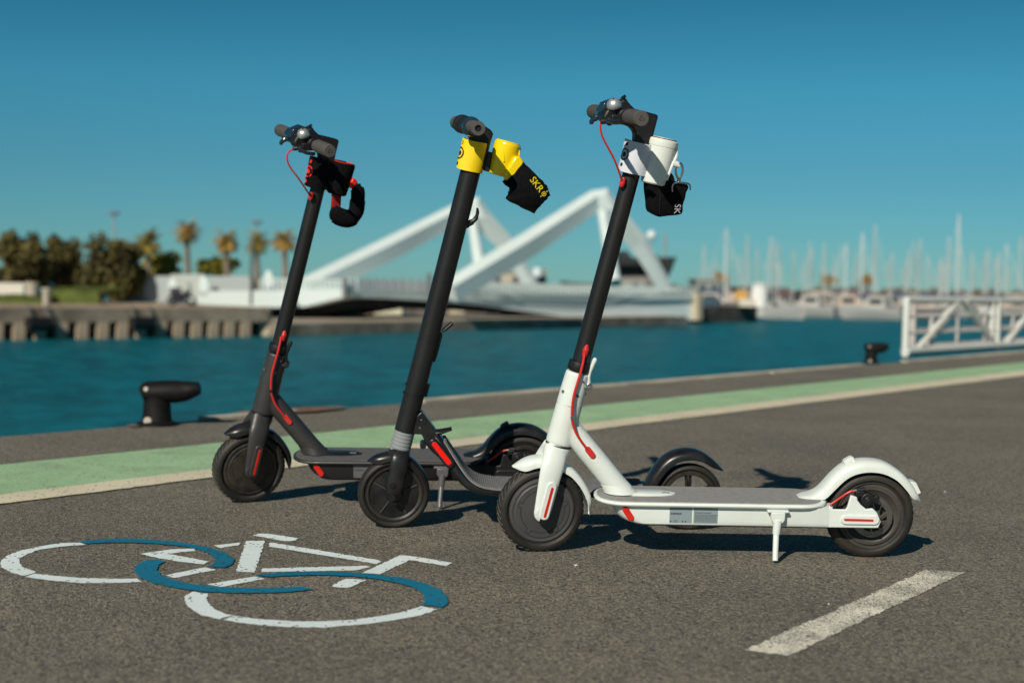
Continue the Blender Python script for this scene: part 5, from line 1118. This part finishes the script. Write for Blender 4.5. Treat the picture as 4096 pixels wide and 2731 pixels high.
def sailboat(L, H, mast, hm, cm, sm, rot, pos, label, spar, lean=0.0, fat=.085):
    r_ = empty('sailing_boat', Matrix.Translation(pos) @ Matrix.Rotation(rot, 4, 'Z'), label, 'sailing boat', 'boats moored in the marina')
    W = L*.3; hull_mb(L, W, H).build('hull', hm, r_, smooth=40)
    mb = MB(); mb.loft([[(x, y, z) for x, y in ((-L*.18, -W*.3), (L*.22, -W*.2), (L*.22, W*.2), (-L*.18, W*.3))] for z in (H*.95, H + .55)]); c = mb.build('cabin', cm, r_, smooth=0, bevel=.06)
    mb = MB()
    for s_ in (-1, 1): mb.box((0, s_*W*.262, H + .32), (L*.26, .03, .16))
    mb.build('cabin_window', GLS, c, smooth=0)
    mb = MB(); mb.tube([(L*.08, 0, H), (L*.08 + lean*mast, 0, mast)], [fat, fat*.7], 8); mb.build('mast', spar, r_)
    mb = MB(); mb.tube([(L*.08, 0, H + 1.2), (-L*.33, 0, H + 1.25)], .05, 6); mb.build('boom', spar, r_)
    mb = MB(); mb.tube([(L*.05, 0, H + 1.36), (-L*.12, 0, H + 1.42), (-L*.32, 0, H + 1.33)], [.2, .17, .08], 10); mb.build('furled_sail', sm, r_)
    mb = MB(); mb.tube([(L*.08, -W*.35, mast*.62), (L*.08, W*.35, mast*.62)], .03, 5)
    for a_ in ((L*.5, 0, H*1.2), (-L*.48, 0, H), (L*.06, -W*.48, H), (L*.06, W*.48, H)): mb.tube([a_, (L*.08 + lean*mast, 0, mast*.98)], .012, 4)
    mb.tube([(L*.49, 0, H*1.3), (L*.10 + lean*mast, 0, mast*.93)], .022, 6)
    mb.build('rigging', spar, r_)
    return r_
rm_ = random.Random(21)
# view column of the mast, top of the mast, distance, hull, boom cover, fat spar
BO = [(1614,560,150,0,0,0,0),(1664,524,135,0,0,1,0),(1700,585,170,1,0,0,.03),(1713,538,150,0,0,0,0),(1737,572,165,2,0,0,0),(1766,545,128,0,1,1,.055),(1785,600,190,0,0,0,0),(1819,575,160,1,2,0,0),(1845,590,185,2,0,0,0),
      (1862,575,140,0,1,0,0),(1890,556,150,0,0,0,0),(1915,590,185,1,0,0,0),(1940,560,135,0,2,1,0),(1965,580,170,0,0,0,.02),(1977,535,130,0,0,1,0),(2002,515,150,2,0,0,.02),(2046,580,140,1,0,0,0),(2085,575,165,0,1,0,0),(2110,548,150,0,0,0,0),
      (2128,585,180,2,0,0,0),(2160,590,150,0,0,0,0),(2176,545,138,0,0,1,.02),(2196,490,150,0,2,1,0),(2230,585,185,1,0,0,0),(2266,570,150,0,0,0,0),(2290,580,140,2,0,0,0),(2308,560,145,0,0,1,0),(2340,540,160,0,1,0,0)]
rb = random.Random(77)
for _ in range(25): BO.append((rb.uniform(1612, 2350), rb.uniform(545, 612), rb.uniform(165, 225), rb.choice((0, 0, 1, 2)), rb.choice((0, 0, 1, 2)), 0, rb.choice((0, 0, .02))))
BO.sort()
words = ['first','second','third','fourth','fifth','sixth','seventh','eighth','ninth','tenth','eleventh','twelfth','thirteenth','fourteenth','fifteenth','sixteenth','seventeenth','eighteenth','nineteenth','twentieth','twenty-first','twenty-second','twenty-third','twenty-fourth','twenty-fifth','twenty-sixth','twenty-seventh','twenty-eighth','twenty-ninth','thirtieth'] + ['thirty-' + q for q in ('first','second','third','fourth','fifth','sixth','seventh','eighth','ninth')] + ['fortieth'] + ['forty-' + q for q in ('first','second','third','fourth','fifth','sixth','seventh','eighth','ninth')] + ['fiftieth', 'fifty-first', 'fifty-second', 'fifty-third']
for i, (vx, vt, Y, hk, sk, fat, ln) in enumerate(BO):
    L = rm_.uniform(4.8, 6.8); top = atv(vx, vt, Y); pos = Vector((atv(vx, 700, Y).x, Y, WZ)); mast = top.z - WZ; rot = rm_.choice((math.pi/2, -math.pi/2)) + rm_.uniform(-.5, .5) + (0 if rm_.random() < .6 else 1.2)
    hmn = ['white', 'dark blue', 'grey'][hk]; svn = ['blue', 'beige', 'red'][sk] 
    pos = pos - Vector((L*.08*math.cos(rot), L*.08*math.sin(rot), 0))
    sailboat(L, rm_.uniform(.5, .75), mast, [HULLW, HULLB, HULLG][hk], rm_.choice((CAB, CAB, CANV)), [SAILC, CANV, SAILR][sk], rot, pos,
             f'{hmn} sailing boat with {svn} sail cover in the marina, {words[i]} mast from the left', SPARW if fat else SPAR, ln, .10 if fat else .085)
MB_ = [(1640,135,6,HULLG,CAB),(1690,150,7,HULLB,CANV),(1800,118,3.2,HULLW,CANV),(1855,128,5,HULLW,CAB),(1885,130,3.9,HULLW,SAILY),(1925,140,6,HULLG,CAB),(1955,130,5.5,HULLW,CANV),(2005,122,5.2,HULLW,CAB),(2060,145,7,HULLW,CAB),(2105,128,6,HULLG,CANV),(2150,135,6,HULLW,CAB),(2215,150,7,HULLW,CAB),(2255,140,6,HULLB,CAB),(2315,138,7,HULLW,CANV)]
mlab = ['grey motor boat just right of the bridge end','dark blue motor boat behind the stone mole','small white dinghy on the open water right of the light tower','white motor boat left of the boat with the yellow canopy','white motor boat with a yellow canopy','grey motor boat right of the one with the yellow canopy','white motor boat with beige cabin near the middle of the marina','bright white motor boat, nearest in the marina, left of the gangway','white motor boat just left of the gangway end post','grey motor boat with beige cabin seen through the left end of the gangway','white motor boat seen through the first gangway panel','white motor boat seen above the middle of the gangway','dark blue motor boat seen through the gangway right of its diagonal brace','white motor boat with beige cabin at the far right edge']
for i, (vx, Y, L, hm, cm) in enumerate(MB_):
    p = atv(vx, 700, Y); r_ = empty('motor_boat', Matrix.Translation(Vector((p.x, Y, WZ))) @ Matrix.Rotation(rm_.uniform(-.6, .6) + (math.pi if i % 2 else 0), 4, 'Z'), mlab[i], 'motor boat', 'boats moored in the marina')
    hull_mb(L, L*.36, .95).build('hull', hm, r_, smooth=40)
    if L > 4:
        mb = MB(); mb.loft([[(-L*.25, -L*.13, .9), (L*.18, -L*.12, .9), (L*.18, L*.12, .9), (-L*.25, L*.13, .9)], [(-L*.22, -L*.11, 2.0), (L*.06, -L*.10, 2.0), (L*.06, L*.10, 2.0), (-L*.22, L*.11, 2.0)]]); c = mb.build('cabin', cm, r_, smooth=0, bevel=.06)
        mb = MB(); mb.box((-L*.08, -L*.125, 1.55), (L*.2, .05, .38)); mb.box((-L*.08, L*.125, 1.55), (L*.2, .05, .38)); mb.build('cabin_window', GLS, c, smooth=0)
